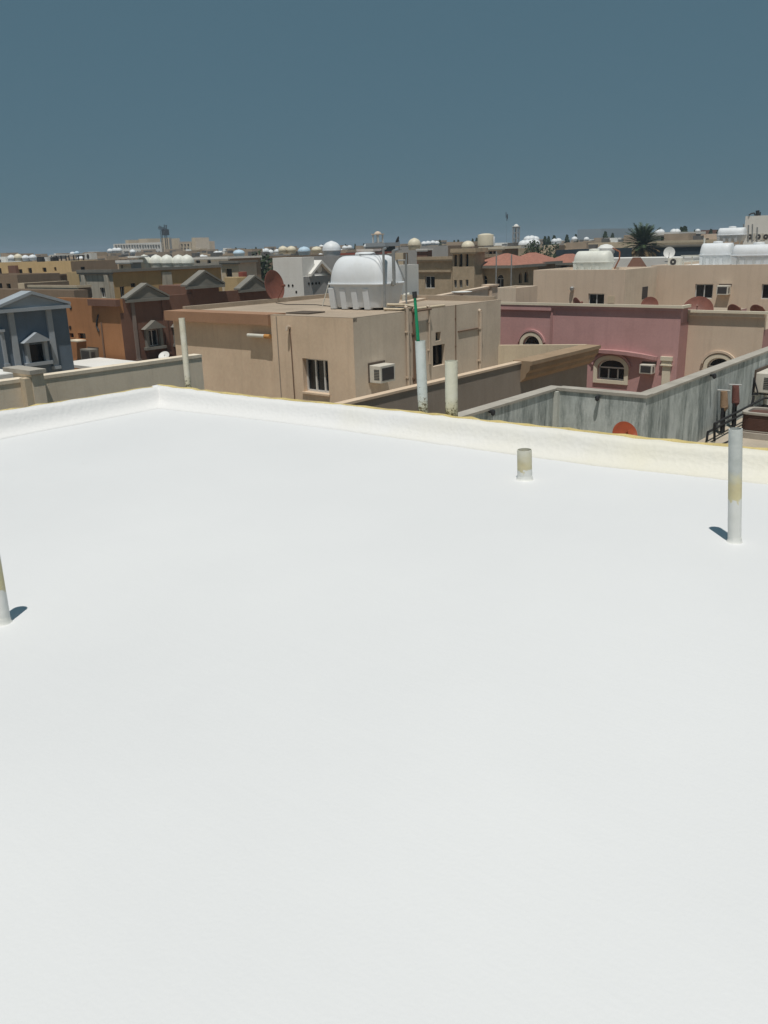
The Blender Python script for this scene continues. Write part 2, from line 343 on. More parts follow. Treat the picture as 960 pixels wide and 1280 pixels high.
def window(parent, pl, c, op, depth=.14, frame=ALU, pane=PANE, label=None):
    s0, s1, z0, z1, k = op[:5]; style = op[5] if len(op) > 5 else 'slide'
    lp = loop_of(op); pm = MB(); pm.poly([pt(pl, c, s, z, depth-.004) for s, z in lp])
    w = s1-s0; t = min(.05, w*.06)
    if style == 'plain':
        o = pm.build('window', pane, parent); return o
    fm = MB(); sm = (s0+s1)/2; o0, o1 = depth-.055, depth-.012
    zt = z1
    if k == 'arch':
        r = w/2; h = min(r, (z1-z0)*.42); zt = z1-h
        pts = [(sm+(r-t/2)*math.cos(PI*i/12), zt+(h-t/2)*math.sin(PI*i/12)) for i in range(13)]
        for i in range(12):
            fm.tube(pt(pl, c, *pts[i], (o0+o1)/2), pt(pl, c, *pts[i+1], (o0+o1)/2), t*.6, None, 6)
        bar(fm, pl, c, s0+t, s1-t, zt-t/2, zt+t/2, o0, o1)
    else: bar(fm, pl, c, s0, s1, z1-t, z1, o0, o1)
    bar(fm, pl, c, s0, s1, z0, z0+t, o0, o1)
    bar(fm, pl, c, s0, s0+t, z0+t, zt-t*.5, o0, o1); bar(fm, pl, c, s1-t, s1, z0+t, zt-t*.5, o0, o1)
    for m_ in ([.5] if style == 'slide' else [.38, .72] if style == 'slide3' else []):
        x = s0+w*m_; bar(fm, pl, c, x-t*.5, x+t*.5, z0+t, zt-t, o0-.004, o1-.003)
    if style == 'grid':
        for i in (1, 2, 3): bar(fm, pl, c, s0+t, s1-t, z0+(zt-z0)*i/4-t*.3, z0+(zt-z0)*i/4+t*.3, o0, o1)
    o = fm.build('window', frame, parent)
    if label: o['label'] = label
    pm.build('pane', pane, o)
    return o

class House:
    """walled block: corner = photo position of its near roof corner at depth Y; xl / xr = where its front and side end"""
    def __init__(s, name, label, corner, Y, xl=None, xr=None, wall=TAN, side=None, cat='house', par=.3, base=GROUND, wf=(), wr=(), roof=ROOFB,
                 group=None, W=None, L=None, cornice=None, zt=None, depth=.14, frame=ALU, maxW=40, maxL=40, lowback=False):
        c = P(corner[0], corner[1], Y); s.a, s.b, s.z = c
        s.zt = s.z
        if W is None: W = s.solve(xl, True, maxW)
        if L is None: L = s.solve(xr, False, maxL) if xr else 9
        s.W, s.L = W, L
        s.t = Thing(name, label, cat, (s.a, s.b, base), group)
        s.of = [s.fop(w) for w in wf]; s.orr = [s.rop(w) for w in wr]
        m = MB(); mr = m if side is None else MB()
        facade(m, 'b', s.b, s.a-W, s.a, base, s.z, s.of, depth)
        facade(mr, 'a', s.a, s.b, s.b+L, base, s.z-(par if lowback else 0), s.orr, depth)
        zb_ = s.z-par if lowback else s.z
        m.quad((s.a-W, s.b, base), (s.a-W, s.b+L, base), (s.a-W, s.b+L, zb_), (s.a-W, s.b, zb_))
        m.quad((s.a-W, s.b+L, base), (s.a, s.b+L, base), (s.a, s.b+L, zb_), (s.a-W, s.b+L, zb_))
        t = min(.2, W*.2)
        A0, A1, B0, B1 = s.a-W, s.a, s.b, s.b+L; a0, a1, b0, b1 = A0+t, A1-t, B0+t, B1-t; z = s.z; zd = z-par
        if lowback:
            m.box(A0, A1, B0+.002, b0, zd-.02, z-.001); a0, a1, b1 = A0, A1, B1
        for q in () if lowback else (((A0,B0,z),(A1,B0,z),(a1,b0,z),(a0,b0,z)), ((A1,B0,z),(A1,B1,z),(a1,b1,z),(a1,b0,z)), ((A1,B1,z),(A0,B1,z),(a0,b1,z),(a1,b1,z)), ((A0,B1,z),(A0,B0,z),(a0,b0,z),(a0,b1,z)),
                  ((a0,b0,z),(a1,b0,z),(a1,b0,zd),(a0,b0,zd)), ((a1,b0,z),(a1,b1,z),(a1,b1,zd),(a1,b0,zd)), ((a1,b1,z),(a0,b1,z),(a0,b1,zd),(a1,b1,zd)), ((a0,b1,z),(a0,b0,z),(a0,b0,zd),(a0,b1,zd))): m.quad(*q)
        m.build('wall', wall, s.t)
        if side is not None: o = mr.build('side_wall', side, s.t)
        MB().quad((a0, b0, zd), (a1, b0, zd), (a1, b1, zd), (a0, b1, zd)).build('roof', roof, s.t)
        pn = HOLE if world(c).y > 75 else PANE
        for op in s.of: window(s.t, 'b', s.b, op, depth, frame, pn)
        for op in s.orr: window(s.t, 'a', s.a, op, depth, frame, pn)
        s.deck = zd
        if cornice:
            mt, z0, z1, o = cornice
            k = MB(); k.box(A0-.001, A1+o, B0-o, B0-.002, s.z+z0, s.z+z1); k.box(A1+.002, A1+o, B0, B1, s.z+z0, s.z+z1)
            k.box(A0-.001, A1+o-.02, B0-o+.02, B0-.002, s.z+z0-.08, s.z+z0-.002)
            k.build('cornice', mt, s.t)
    def solve(s, x, front, mx):
        lo, hi = 0.05, mx
        f = lambda w: pix((s.a-w, s.b, s.z))[0] if front else pix((s.a, s.b+w, s.z))[0]
        for _ in range(50):
            mid = (lo+hi)/2
            if (f(mid) > x) == front: lo = mid
            else: hi = mid
        return (lo+hi)/2
    def fop(s, w):
        x0, y0, x1, y1 = w[:4]; k = w[4] if len(w) > 4 else 'rect'; xm, ym = (x0+x1)/2, (y0+y1)/2
        return (PB(x0, ym, s.b).x, PB(x1, ym, s.b).x, PB(xm, y1, s.b).z, PB(xm, y0, s.b).z, k) + tuple(w[5:])
    def rop(s, w):
        x0, y0, x1, y1 = w[:4]; k = w[4] if len(w) > 4 else 'rect'; xm, ym = (x0+x1)/2, (y0+y1)/2
        return (PA(x0, ym, s.a).y, PA(x1, ym, s.a).y, PA(xm, y1, s.a).z, PA(xm, y0, s.a).z, k) + tuple(w[5:])
    def F(s, x, y): return PB(x, y, s.b)
    def S(s, x, y): return PA(x, y, s.a)

def wall_between(name, label, p0, p1, zb, t, m, cap=None, cat='wall', capm=COPING, group=None, capo=.04):
    p0, p1 = Vector(p0), Vector(p1); d = (p1-p0); d.z = 0; n = Vector((d.y, -d.x, 0)).normalized()
    T = Thing(name, label, cat, (p0.x, p0.y, zb), group)
    ch = cap or 0
    lo = lambda o, dz: [p0+n*o, p1+n*o, p1-n*(t+o), p0-n*(t+o)]
    q = [Vector((v.x, v.y, zb)) for v in lo(0, 0)]; top = [Vector((v.x, v.y, (p0.z if i in (0, 3) else p1.z)-ch)) for i, v in enumerate(lo(0, 0))]
    MB().add(q+top, [(3,2,1,0),(4,5,6,7),(0,1,5,4),(1,2,6,5),(2,3,7,6),(3,0,4,7)]).build('wall_body', m, T)
    if cap:
        b0 = [Vector((v.x, v.y, (p0.z if i in (0, 3) else p1.z)-ch+.002)) for i, v in enumerate(lo(capo, 0))]
        MB().add(b0+[v+Vector((0, 0, ch-.002)) for v in b0], [(3,2,1,0),(4,5,6,7),(0,1,5,4),(1,2,6,5),(2,3,7,6),(3,0,4,7)]).build('coping', capm, T)
    return T

# ------------------------------------------------------------------ reusable objects
def box_tank(label, g, L, W, Ht, group=None, m=TANK, feet=4, hipk=.12):
    """moulded roof tank: domed upper shell, flange, ribbed lower shell standing on feet"""
    T = Thing('water_tank', label, 'water tank', g, group); a, b, z = g
    hb = Ht*.44; zf = z+hb
    def rr(l, w, zz, n=40, p=5.0):
        out = []
        for i in range(n):
            t = 2*PI*i/n; c, s_ = math.cos(t), math.sin(t)
            out.append(Vector((a+l/2*math.copysign(abs(c)**(2/p), c), b+w/2*math.copysign(abs(s_)**(2/p), s_), zz)))
        return out
    MB().loft([rr(L*.86, W*.76, z+.05), rr(L*.87, W*.78, z+.06), rr(L*.985, W*.97, zf-.03), rr(L*.985, W*.97, zf)]).build('lower_shell', m, T, smooth=True)
    MB().loft([rr(L*1.03, W*1.04, zf+.002), rr(L*1.03, W*1.04, zf+.05)]).build('flange', m, T, bevel=.012)
    ht = Ht-hb-.12; rs = []
    for k in range(9):
        t = k/8*PI/2; w = math.cos(t*.93)**.66; rs.append(rr(L*(.99-hipk*(k/8)**1.5), W*.99*max(w, .14), zf+.052+ht*math.sin(t)**1.0, p=4.0))
    MB().loft(rs).build('upper_shell', m, T, smooth=True)
    MB().lathe((a, b, zf+.04+ht), [(.22*W, -.02), (.22*W, .07), (.20*W, .10), (.08*W, .115)], 24).build('hatch', m, T, smooth=True)
    fw = L*.085
    for i in range(feet):
        x = a - L*.39 + i*(L*.62/(feet-1))
        for sg in (-1, 1):
            y0, y1 = b+sg*W*.30, b+sg*W*.485
            q = [(x-fw*.5, y0, z), (x+fw*.5, y0, z), (x+fw*.5, y1-sg*.05*W, z), (x-fw*.5, y1-sg*.05*W, z), (x-fw*.62, y0, zf-.055*Ht), (x+fw*.62, y0, zf-.055*Ht), (x+fw*.62, y1, zf-.055*Ht), (x-fw*.62, y1, zf-.055*Ht)]
            MB().add(q, [(3,2,1,0),(4,5,6,7),(0,1,5,4),(1,2,6,5),(2,3,7,6),(3,0,4,7)]).build('foot', m, T, bevel=.01)
    return T
def dome_tank(label, g, r, h, m=TANK, group=None):
    T = Thing('water_tank', label, 'water tank', g, group)
    zb = h*.40
    MB().lathe(g, [(r*.84, 0), (r*.86, .03), (r*.97, zb*.96)], 28).build('lower_shell', m, T, smooth=True)
    MB().lathe((g[0], g[1], g[2]+zb), [(r*1.03, 0), (r*1.03, .05)], 28).build('flange', m, T, smooth=True)
    MB().lathe((g[0], g[1], g[2]+zb+.051), [(r*.99*math.cos(t)+.001, (h-zb-.1)*math.sin(t)) for t in [PI/2*i/9 for i in range(9)]] + [(.16*r, (h-zb-.1)*1.0), (.15*r, (h-zb-.1)*1.0+.025)], 28).build('upper_shell', m, T, smooth=True)
    return T
def dish(label, g, D, az, el, m=REDDISH, group=None, mast=.6, arm=True):
    """offset dish: g = centre of the bowl, az measured in grid plane from +a towards +b"""
    g = Vector(g); T = Thing('satellite_dish', label, 'satellite dish', (g.x, g.y, g.z-mast), group)
    n = Vector((math.cos(az)*math.cos(el), math.sin(az)*math.cos(el), math.sin(el))); t = Vector((-math.sin(az), math.cos(az), 0)); w = n.cross(t)
    r = D/2; dp = D*.12; rings = []
    prof = [(.001, 0)]+[(r*k/6, dp*(k/6)**2) for k in range(1, 7)] + [(r*1.015, dp-.004), (r*1.01, dp-.02)] + [(r*k/6, dp*(k/6)**2-.018) for k in range(5, 0, -1)]+[(.001, -.018)]
    ns = 36
    for rad, dd in prof: rings.append([g + n*(dd-dp*.5) + t*(rad*math.cos(2*PI*i/ns)) + w*(rad*1.06*math.sin(2*PI*i/ns)) for i in range(ns)])
    MB().loft(rings, False).build('reflector', m, T, smooth=True)
    back = g - n*(dp*.5+.02)
    k = MB(); foot = Vector((back.x, back.y, g.z-mast)) - Vector((n.x, n.y, 0))*.08
    k.tube(foot, Vector((foot.x, foot.y, g.z+.05)), .03); k.box(foot.x-.16, foot.x+.16, foot.y-.16, foot.y+.16, foot.z-.0, foot.z+.04)
    k.tube(Vector((foot.x, foot.y, g.z)), back, .025); k.build('mast', STEEL if m is DISHW else m, T)
    if arm:
        f = g + n*(D*.48) - w*(D*.06); MB().tube(g - w*(r*.98) + n*(dp*.5), f, .014, None, 8).build('feed_arm', STEEL if m is DISHW else m, T)
        MB().tube(f + (f-g).normalized()*.02, f-(f-g).normalized()*.12, .045, .03, 12).build('receiver', DISHW if m is DISHW else m, T)
    return T
def wall_ac(label, pl, c, s0, s1, z0, z1, out=.42, group=None, casing=ACW, side_grille=True):
    """window air conditioner in a wall: casing, louvred flank, dark rear coil"""
    org = pt(pl, c, (s0+s1)/2, z0, -out/2); T = Thing('air_conditioner', label, 'air conditioner', org, group)
    m = MB(); bar(m, pl, c, s0, s1, z0, z1, -out, -.004); m.build('casing', casing, T, bevel=.012)
    w = s1-s0; h = z1-z0
    m = MB(); bar(m, pl, c, s0+w*.10, s1-w*.10, z0+h*.14, z1-h*.14, -out-.006, -out-.001); m.build('coil_grille', ACD, T)
    m = MB()
    for i in range(7):
        zz = z0+h*(.2+.09*i)
        sx = s0 if pl == 'a' else s1
        sg = -1 if pl == 'a' else 1
        p, q = pt(pl, c, sx+sg*.001, zz, -out*.9), pt(pl, c, sx+sg*.006, zz+h*.045, -out*.45); m.box(p.x, q.x, p.y, q.y, p.z, q.z)
    m.build('side_louvre', ACD, T)
    m = MB(); bar(m, pl, c, s0-.03, s1+.03, z1+.002, z1+.06, -.03, .0); bar(m, pl, c, s0-.03, s0-.002, z0, z1, -.03, .0)
    m.build('mounting_frame', mat('dark timber', (.12, .09, .07), .9, .2), T)
    return T
def tree(label, g, h, r, n=900, m=LEAF, group=None, squash=1.0):
    T = Thing('tree', label, 'tree', g, group); g = Vector(g)
    k = MB(); k.tube(g, g+Vector((0, 0, h*.6)), r*.09, r*.05, 8)
    for i in range(6):
        t = i*1.05; k.tube(g+Vector((0, 0, h*(.4+.03*i))), g+Vector((r*.6*math.cos(t), r*.6*math.sin(t), h*.75)), r*.04, r*.015, 6)
    k.build('trunk', BARK, T)
    c = MB(); cl = [(Vector((random.uniform(-.75, .75)*r, random.uniform(-.75, .75)*r, h*random.uniform(.42, .9))), r*random.uniform(.28, .5)) for _ in range(14)]
    for i in range(n):
        q, cr = random.choice(cl); d = Vector((random.gauss(0, 1), random.gauss(0, 1), random.gauss(0, squash))).normalized()*cr*random.random()**.4
        p = g+q+d; s_ = r*random.uniform(.05, .10); e1 = Vector((random.gauss(0, 1), random.gauss(0, 1), random.gauss(0, .6))).normalized(); e2 = e1.orthogonal().normalized()
        c.quad(p-e1*s_, p+e2*s_*.6, p+e1*s_, p-e2*s_*.6)
    c.build('crown', m, T)
    return T
def spire_tree(label, g, h, r, group=None):
    T = Thing('tree', label, 'tree', g, group); g = Vector(g)
    MB().tube(g, g+Vector((0, 0, h*.7)), r*.14, r*.06, 6).build('trunk', BARK, T)
    c = MB()
    for i in range(420):
        t = random.random()**.8; rad = r*(math.sin(PI*min(1, .12+.86*t))**.7)*random.random()**.4; th = random.uniform(0, 2*PI)
        p = g+Vector((rad*math.cos(th), rad*math.sin(th), h*(.3+.7*t))); s_ = r*random.uniform(.15, .3); e1 = Vector((random.gauss(0, .5), random.gauss(0, .5), 1)).normalized(); e2 = e1.orthogonal().normalized()
        c.quad(p-e1*s_, p+e2*s_*.5, p+e1*s_, p-e2*s_*.5)
    c.build('crown', LEAF, T); return T
def palm(label, g, h, R):
    T = Thing('palm_tree', label, 'palm tree', g); g = Vector(g)
    rings = []; prof = []
    for k in range(26): prof.append((.22+.05*(k % 2)-.002*k, h*k/25))
    MB().lathe(g, prof, 12).build('trunk', BARK, T)
    def frond(mb, az, el, L, droop, wl):
        d = Vector((math.cos(az), math.sin(az), 0)); p = g+Vector((0, 0, h)); ang = el; seg = 11; side = Vector((-d.y, d.x, 0))
        prev = p
        for i in range(seg):
            ang -= droop/seg; q = prev + (d*math.cos(ang)+Vector((0, 0, math.sin(ang))))*(L/seg)
            mb.tube(prev, q, .03*(1-i/seg)+.008, None, 4, False)
            t = i/seg; ll = wl*math.sin(PI*min(.97, .15+.85*t))**.6; fw = (q-prev).normalized(); nn = side.cross(fw)
            for j in range(2):
                b_ = prev.lerp(q, .25+.5*j)
                for sg in (-1, 1):
                    tip = b_+side*sg*ll*.7+fw*ll*.75+nn*random.uniform(-.1, .25)*ll
                    mb.quad(b_-fw*.05, tip, b_+fw*.07)
            prev = q
    c = MB()
    for i in range(60):
        t = i/60; el = 1.5-1.15*t+random.uniform(-.1, .1); frond(c, i*2.399+random.uniform(-.2, .2), el, R*random.uniform(.88, 1.1), .45+.5*t, R*.26)
    c.build('crown', LEAFP, T)
    c = MB()
    for i in range(26): frond(c, i*2.399, -.15+random.uniform(-.35, .2), R*.85, .6, R*.24)
    c.build('dry_fronds', LEAFDRY, T)
    return T
# ================================================================== ground
structure(MB().quad((-3000, -3000, GROUND), (6000, -3000, GROUND), (6000, 6000, GROUND), (-3000, 6000, GROUND)).build('ground', SAND, None, (0, 0, GROUND)))

# ================================================================== the roof we stand on
RT_ = Thing('flat_roof', 'freshly coated bright white flat roof with low parapet, filling the lower half of the photo', 'roof', (0, 0, GROUND))
def lerp_curve(pts, x):
    for (x0, y0), (x1, y1) in zip(pts, pts[1:]):
        if x <= x1: return y0+(y1-y0)*(x-x0)/(x1-x0)
    (x0, y0), (x1, y1) = pts[-2:]; return y0+(y1-y0)*(x-x0)/(x1-x0)
BASE = [(q.x, q.y) for q in (PZ(x, y, 0) for x, y in ((200, 506.5), (320, 519.5), (425, 532), (600, 556), (750, 576), (911, 593), (960, 598)))]
cornerA, cornerB = BASE[0]
TOPZ = []
for x, y in ((215, 484.5), (308, 496), (420, 506.5), (523, 517), (640, 531), (712, 538.5), (806, 549.5), (911, 559), (960, 564)):
    q = PB(x, y, 6.0)
    for _ in range(8): q = PB(x, y, lerp_curve(BASE, q.x)+.06)
    TOPZ.append((q.x, q.z-.014))
nearB = -7.0; rightA = 7.0
deck = [(cornerA-.05, nearB, 0), (rightA, nearB, 0), (rightA, lerp_curve(BASE, rightA)+.08, 0)] + [(a, b+.08, 0) for a, b in reversed(BASE[1:])] + [(cornerA-.05, cornerB+.08, 0)]
MB().poly(deck).build('roof_deck', ROOFCOAT, RT_)
rnd = random.Random(5)
def wob(k): return rnd.uniform(-k, k)
# far parapet: coved inside face, rounded crest
rings = []; foam = []
N_ = 160
for i in range(N_+1):
    a = cornerA-.19 + (rightA-cornerA)*i/N_; b = lerp_curve(BASE, a); zt = max(.12, lerp_curve(TOPZ, a) if a < -1.3 else TOPZ[-1][1]) + wob(.004)
    rings.append([Vector((a, b-.19+wob(.01), -.002)), Vector((a, b-.10+wob(.006), .006)), Vector((a, b-.035+wob(.004), .024)), Vector((a, b+.005+wob(.003), .065)), Vector((a, b+.035+wob(.004), zt*.65)), Vector((a, b+.05+wob(.004), zt-.03)), Vector((a, b+.075+wob(.004), zt)), Vector((a, b+.16, zt+.002+wob(.003))), Vector((a, b+.20, zt-.02)), Vector((a, b+.20, -.6))])
    foam.append((a, b+.165+wob(.008), zt-.006+wob(.003), .017+wob(.004)))
MB().loft(rings, False).build('parapet', PARF, RT_, smooth='all')
fr = []
for a, b, z, r in foam: fr.append([Vector((a, b+r*2.2*math.cos(t), z+r*math.sin(t))) for t in [2*PI*k/8 for k in range(8)]])
MB().loft(fr).build('foam_edge', FOAM, RT_, smooth='all')
rings = []; foam = []
ql = PA(0, 514.5, cornerA-.06).z-.014; qc = TOPZ[0][1]
for i in range(101):
    b = cornerB+.16 + (nearB-cornerB)*i/100; a = cornerA; f_ = min(1.6, (cornerB-b)/1.85); zt = qc + (ql-qc)*max(0, min(1, f_)) + wob(.004)
    rings.append([Vector((a+.20+wob(.01), b, -.002)), Vector((a+.10+wob(.006), b, .006)), Vector((a+.035+wob(.004), b, .024)), Vector((a-.005, b, .065)), Vector((a-.035+wob(.004), b, zt*.6)), Vector((a-.05+wob(.004), b, zt-.03)), Vector((a-.075, b, zt)), Vector((a-.16, b, zt+wob(.003))), Vector((a-.20, b, zt-.02)), Vector((a-.20, b, -.6))])
    foam.append((a-.18+wob(.006), b, zt-.010+wob(.006), .013+wob(.006)))
MB().loft(rings, False).build('parapet', PARL, RT_, smooth='all')
fr = [[Vector((a+r*1.4*math.cos(t), b, z+r*math.sin(t))) for t in [2*PI*k/8 for k in range(8)]] for a, b, z, r in foam]
MB().loft(fr).build('foam_edge', FOAM, RT_, smooth='all')
w_ = MB(); w_.box(cornerA-.19, cornerA-.06, nearB, cornerB+.15, GROUND, -.3)
ob_ = [(a, b+.19, GROUND) for a, b in BASE]+[(rightA, lerp_curve(BASE, rightA)+.19, GROUND)]
for p, q in zip(ob_, ob_[1:]): w_.quad(p, q, (q[0], q[1], -.3), (p[0], p[1], -.3))
w_.build('outer_wall', CREAM, RT_)

# ================================================================== pipes through and along the roof
def vent(label, base, top, r, m, wob_=.03, name='vent_pipe', hollow=True):
    o = MB(); o.hollow(base, top, r, .005, 28, .3, wob_); o.lathe(base, [(r*1.22, 0), (r*1.10, .005), (r*1.05, .015), (r*1.005, .03)], 28); ob = o.build(name, m, None, base, smooth=True); return tag(ob, label, 'pipe')
b_ = PZ(3.2, 778, 0)
t_ = Vector(P(-11.5, 690, world(b_).y+.01)); d_ = (t_-b_); t_ = b_+d_*(.42/d_.z)
vent('leaning vent pipe cut off by the left edge, white foot and yellow collar', b_, t_, .037, pipe_bands('left vent pipe finish', .165, .30))
b_ = PZ(918, 677, 0); t_ = P(919.5, 536, world(b_).y+.02)
pr = vent('tall grey white vent pipe with a yellow band, standing at right', b_, t_, .036, pipe_bands('right vent pipe finish', .255, .37))
b_ = PZ(656, 599, 0); t_ = P(655.5, 562, world(b_).y)
vent('stubby cut-off vent pipe with yellow streaks near the far parapet', b_, t_, .053, pipe_bands('stub pipe finish', .07, .165, (.66, .64, .54), (.60, .54, .34), .05))
MB
def side_pipe(label, px0, py0, px1, py1, m, wpx, off=.26, extra=.8):
    q = PB(px0, py0, 6.0)
    for _ in range(6): q = PB(px0, py0, lerp_curve(BASE, q.x)+off)
    Y = world(q).y; top = P(px1, py1, Y); d = q-top; base = q + d*(extra/-d.z)
    r = wpx*(Vector(world(q))-O).length/F/2
    o = MB(); o.hollow(base, top, r, .005, 28, .3, .02); return o, base, top, r, m
PSTA = mat('white pipe with mouldy yellow foot', (.66, .68, .64), .55, .08, 4, .25, (.46, .38, .2), bump=.1)
def stained_pipe(name, zs, white):
    m = pipe_bands(name, -5, zs, white); N, L = nt(m)
    return m
o, base, top, r, _ = side_pipe('', 529, 515, 525.2, 426, PVC, 12.5)
m1 = pipe_bands('tall parapet pipe finish', -9, (.10+(-base.z)+.10), (.62, .66, .63), (.56, .50, .28), .12, .22-base.z)
pt1 = tag(o.build('soil_pipe', m1, None, base, smooth=True), 'taller white soil pipe rising behind the far parapet with a green rod stuck in it', 'pipe'); tp1 = top
o, base, top, r, _ = side_pipe('', 564.5, 516, 564, 451, PVC, 15.5)
m2 = pipe_bands('short parapet pipe finish', -9, (.10+(-base.z)+.12), (.70, .68, .55), (.52, .46, .25), .12, .20-base.z)
tag(o.build('soil_pipe', m2, None, base, smooth=True), 'shorter and thicker cream soil pipe rising behind the far parapet, chipped at its foot', 'pipe')
o, base, top, r, _ = side_pipe('', 235.5, 484, 227, 397.5, PVC, 7.2)
m3 = pipe_bands('corner pipe finish', -9, (.08+(-base.z)+.06), (.66, .62, .50), (.45, .42, .24), .10, .20-base.z)
tag(o.build('soil_pipe', m3, None, base, smooth=True), 'slim cream pipe standing at the left corner of the white parapet', 'pipe')
gb = tp1+Vector((0, 0, -.02)); gt = P(518.5, 371, world(tp1).y)
T = Thing('plastic_rod', 'bright green rod with black cap sticking out of the taller parapet pipe', 'rod', gb)
gb2 = P(523.2, 427, world(tp1).y) + Vector((0, 0, -.05))
MB().tube(gb2, gt, .0165, .013).build('rod', GREENP, T, smooth=True); d = (gt-gb2).normalized(); MB().tube(gt-d*.01, gt+d*.045, .021).build('cap', DARK, T)

# ================================================================== boundary wall beyond the left parapet
A_ = -11.0
p0, p1 = PA(52, 467.3, A_), PA(230, 446, A_)
wall_between('boundary_wall', 'beige boundary wall with rain streaks beyond the left parapet', (A_, p0.y-4, p0.z), (A_, p1.y+.35, p1.z), GROUND, .18, PALEW, cap=.05, capo=.012, capm=PALEW)
pa, pb = PA(38, 463, A_+.14), PA(53.5, 462, A_+.14)
T = Thing('wall_pier', 'square beige pier with a pale strip on the boundary wall at the left edge', 'pier', (A_, pa.y, GROUND))
MB().box(A_-.35, A_+.14, pa.y, pb.y, GROUND, pa.z-.06).build('pier_body', PALEW, T)
MB().box(A_-.55, A_+.17, pa.y-.03, pb.y+.03, pa.z-.057, pa.z).build('pier_cap', COPING, T)
MB().box(A_+.002, A_+.13, pa.y-.10, pa.y-.002, GROUND, pa.z-.1).build('corner_strip', CREAM, T)
q = PZ(2, 462, .05)
tag(MB().box(q.x-1.4, q.x+.3, q.y-1.0, q.y+.12, -.10, .03).build('flat_canopy', ROOFW, None, (q.x, q.y, -.1), bevel=.02), 'white painted canopy slab just in view at the left edge beside the pier', 'canopy')

# ================================================================== main beige house
c = P(441, 398, 22)
aM, bM, zM = c
bayL = PB(338, 395, bM).x; leftM = PB(208, 384, bM).x; endM = PA(626, 376, aM).y
T = Thing('beige_house', 'beige flat-roofed house with a brown eave in the middle, carrying the big white tank', 'house', (aM, bM, GROUND)); MH = T
fb = lambda x, y: PB(x, y, bM); fa = lambda x, y: PA(x, y, aM)
def fop(x0, y0, x1, y1, k='rect', st='slide'):
    ym, xm = (y0+y1)/2, (x0+x1)/2; return (fb(x0, ym).x, fb(x1, ym).x, fb(xm, y1).z, fb(xm, y0).z, k, st)
def sop(x0, y0, x1, y1, k='rect', st='slide'):
    ym, xm = (y0+y1)/2, (x0+x1)/2; return (fa(x0, ym).y, fa(x1, ym).y, fa(xm, y1).z, fa(xm, y0).z, k, st)
w1 = fop(379, 449, 410.5, 491, 'rect', 'slide3'); w2 = sop(541, 431, 556, 457); h1 = sop(544.5, 415, 551, 426, 'rect', 'plain')
m = MB(); facade(m, 'b', bM, bayL, aM, GROUND, zM, [w1], .2); m.build('bay_wall', TAN, T)
m = MB(); facade(m, 'b', bM+.12, leftM+.1, bayL, GROUND, zM-.25, []); m.quad((bayL, bM, GROUND), (bayL, bM+.12, GROUND), (bayL, bM+.12, zM), (bayL, bM, zM)); m.build('recessed_wall', TAN, T)
m = MB(); facade(m, 'a', aM, bM, endM, GROUND, zM, [w2, h1], .16); m.quad((leftM+.1, bM+.12, GROUND), (leftM+.1, endM, GROUND), (leftM+.1, endM, zM-.2), (leftM+.1, bM+.12, zM-.2)); m.quad((leftM+.1, endM, GROUND), (aM, endM, GROUND), (aM, endM, zM), (leftM+.1, endM, zM)); m.build('side_wall', TAN2, T)
window(T, 'b', bM, w1, .2); window(T, 'a', aM, w2, .16, DARK); MB().poly([pt('a', aM, s, z, .155) for s, z in loop_of(h1)]).build('vent_hole', HOLE, T)
bar(mm := MB(), 'b', bM, w1[0]-.04, w1[1]+.03, w1[2]-.05, w1[2]-.002, -.05, .18); mm.build('window_sill', TAN, T)
MB().box(leftM-.02, bayL-.004, bM-.10, bM+.6, zM-.27, zM+.02).build('eave', TERRA, T)
MB().quad((leftM, bM+.05, zM-.04), (aM-.12, bM+.05, zM-.04), (aM-.12, endM, zM-.04), (leftM, endM, zM-.04)).build('roof', ROOFB, T)
m = MB(); m.box(bayL, aM, bM+.003, bM+.16, zM-.1, zM+.015); m.box(aM-.16, aM-.003, bM+.163, endM, zM-.1, zM+.013); m.box(leftM, leftM+.14, bM+.62, endM, zM-.1, zM+.10); m.box(leftM+.143, aM-.163, endM-.15, endM, zM-.1, zM+.12); m.build('roof_kerb', ROOFB, T)
# groove, conduit and lamp on the bay, pipes on the side
s0 = fb(345.5, 398).x; MB().box(s0-.015, s0+.015, bM-.012, bM-.001, -4, zM-.02).build('wall_joint', TANDK, T)
s0, zl = fb(362.5, 411).x, fb(362.5, 409).z
m = MB(); m.pipe([(s0+.05, bM-.02, -4), (s0+.02, bM-.02, zl-.35), (s0, bM-.02, zl-.05)], .016, 8); m.build('conduit', PVCBR, T)
m = MB(); m.tube((s0, bM-.001, zl), (s0, bM-.10, zl+.02), .035, .05, 12); m.tube((s0, bM-.10, zl+.02), (s0, bM-.13, zl-.09), .05, .04, 12); m.build('wall_lamp', PVCBEI, T)
def vpipe(x, y0, y1, r, mt, name='drain_pipe', elbow=True, off=.06):
    b0 = fa(x, y0).y; z0 = fa(x, y0).z; z1 = fa(x, y1).z
    m = MB(); pts = [(aM+off, b0, z1), (aM+off, b0, z0)]
    if elbow: pts += [(aM+off*.9, b0, z0+.02), (aM-.02, b0, z0+.05)]
    m.pipe(pts, r, 12)
    for k in (.25, .75): zz = z0+(z1-z0)*k; m.box(aM+.001, aM+off+r*.8, b0-r*1.3, b0+r*1.3, zz-.02, zz+.02)
    return m.build(name, mt, T, smooth=True)
vpipe(507, 386, 500, .045, PVCBEI); vpipe(515.5, 389, 500, .05, PVCBR); vpipe(534.5, 384.5, 455, .028, PVCBEI); vpipe(599, 390, 470, .055, PVCBEI); vpipe(569, 381, 450, .014, PVCBR, 'cable', False, .02)
s_, e_ = fa(512, 389.5), fa(536, 386); MB().pipe([(aM+.08, s_.y, s_.z), (aM+.08, e_.y, e_.z)], .03).build('overflow_pipe', PVCBR, T)
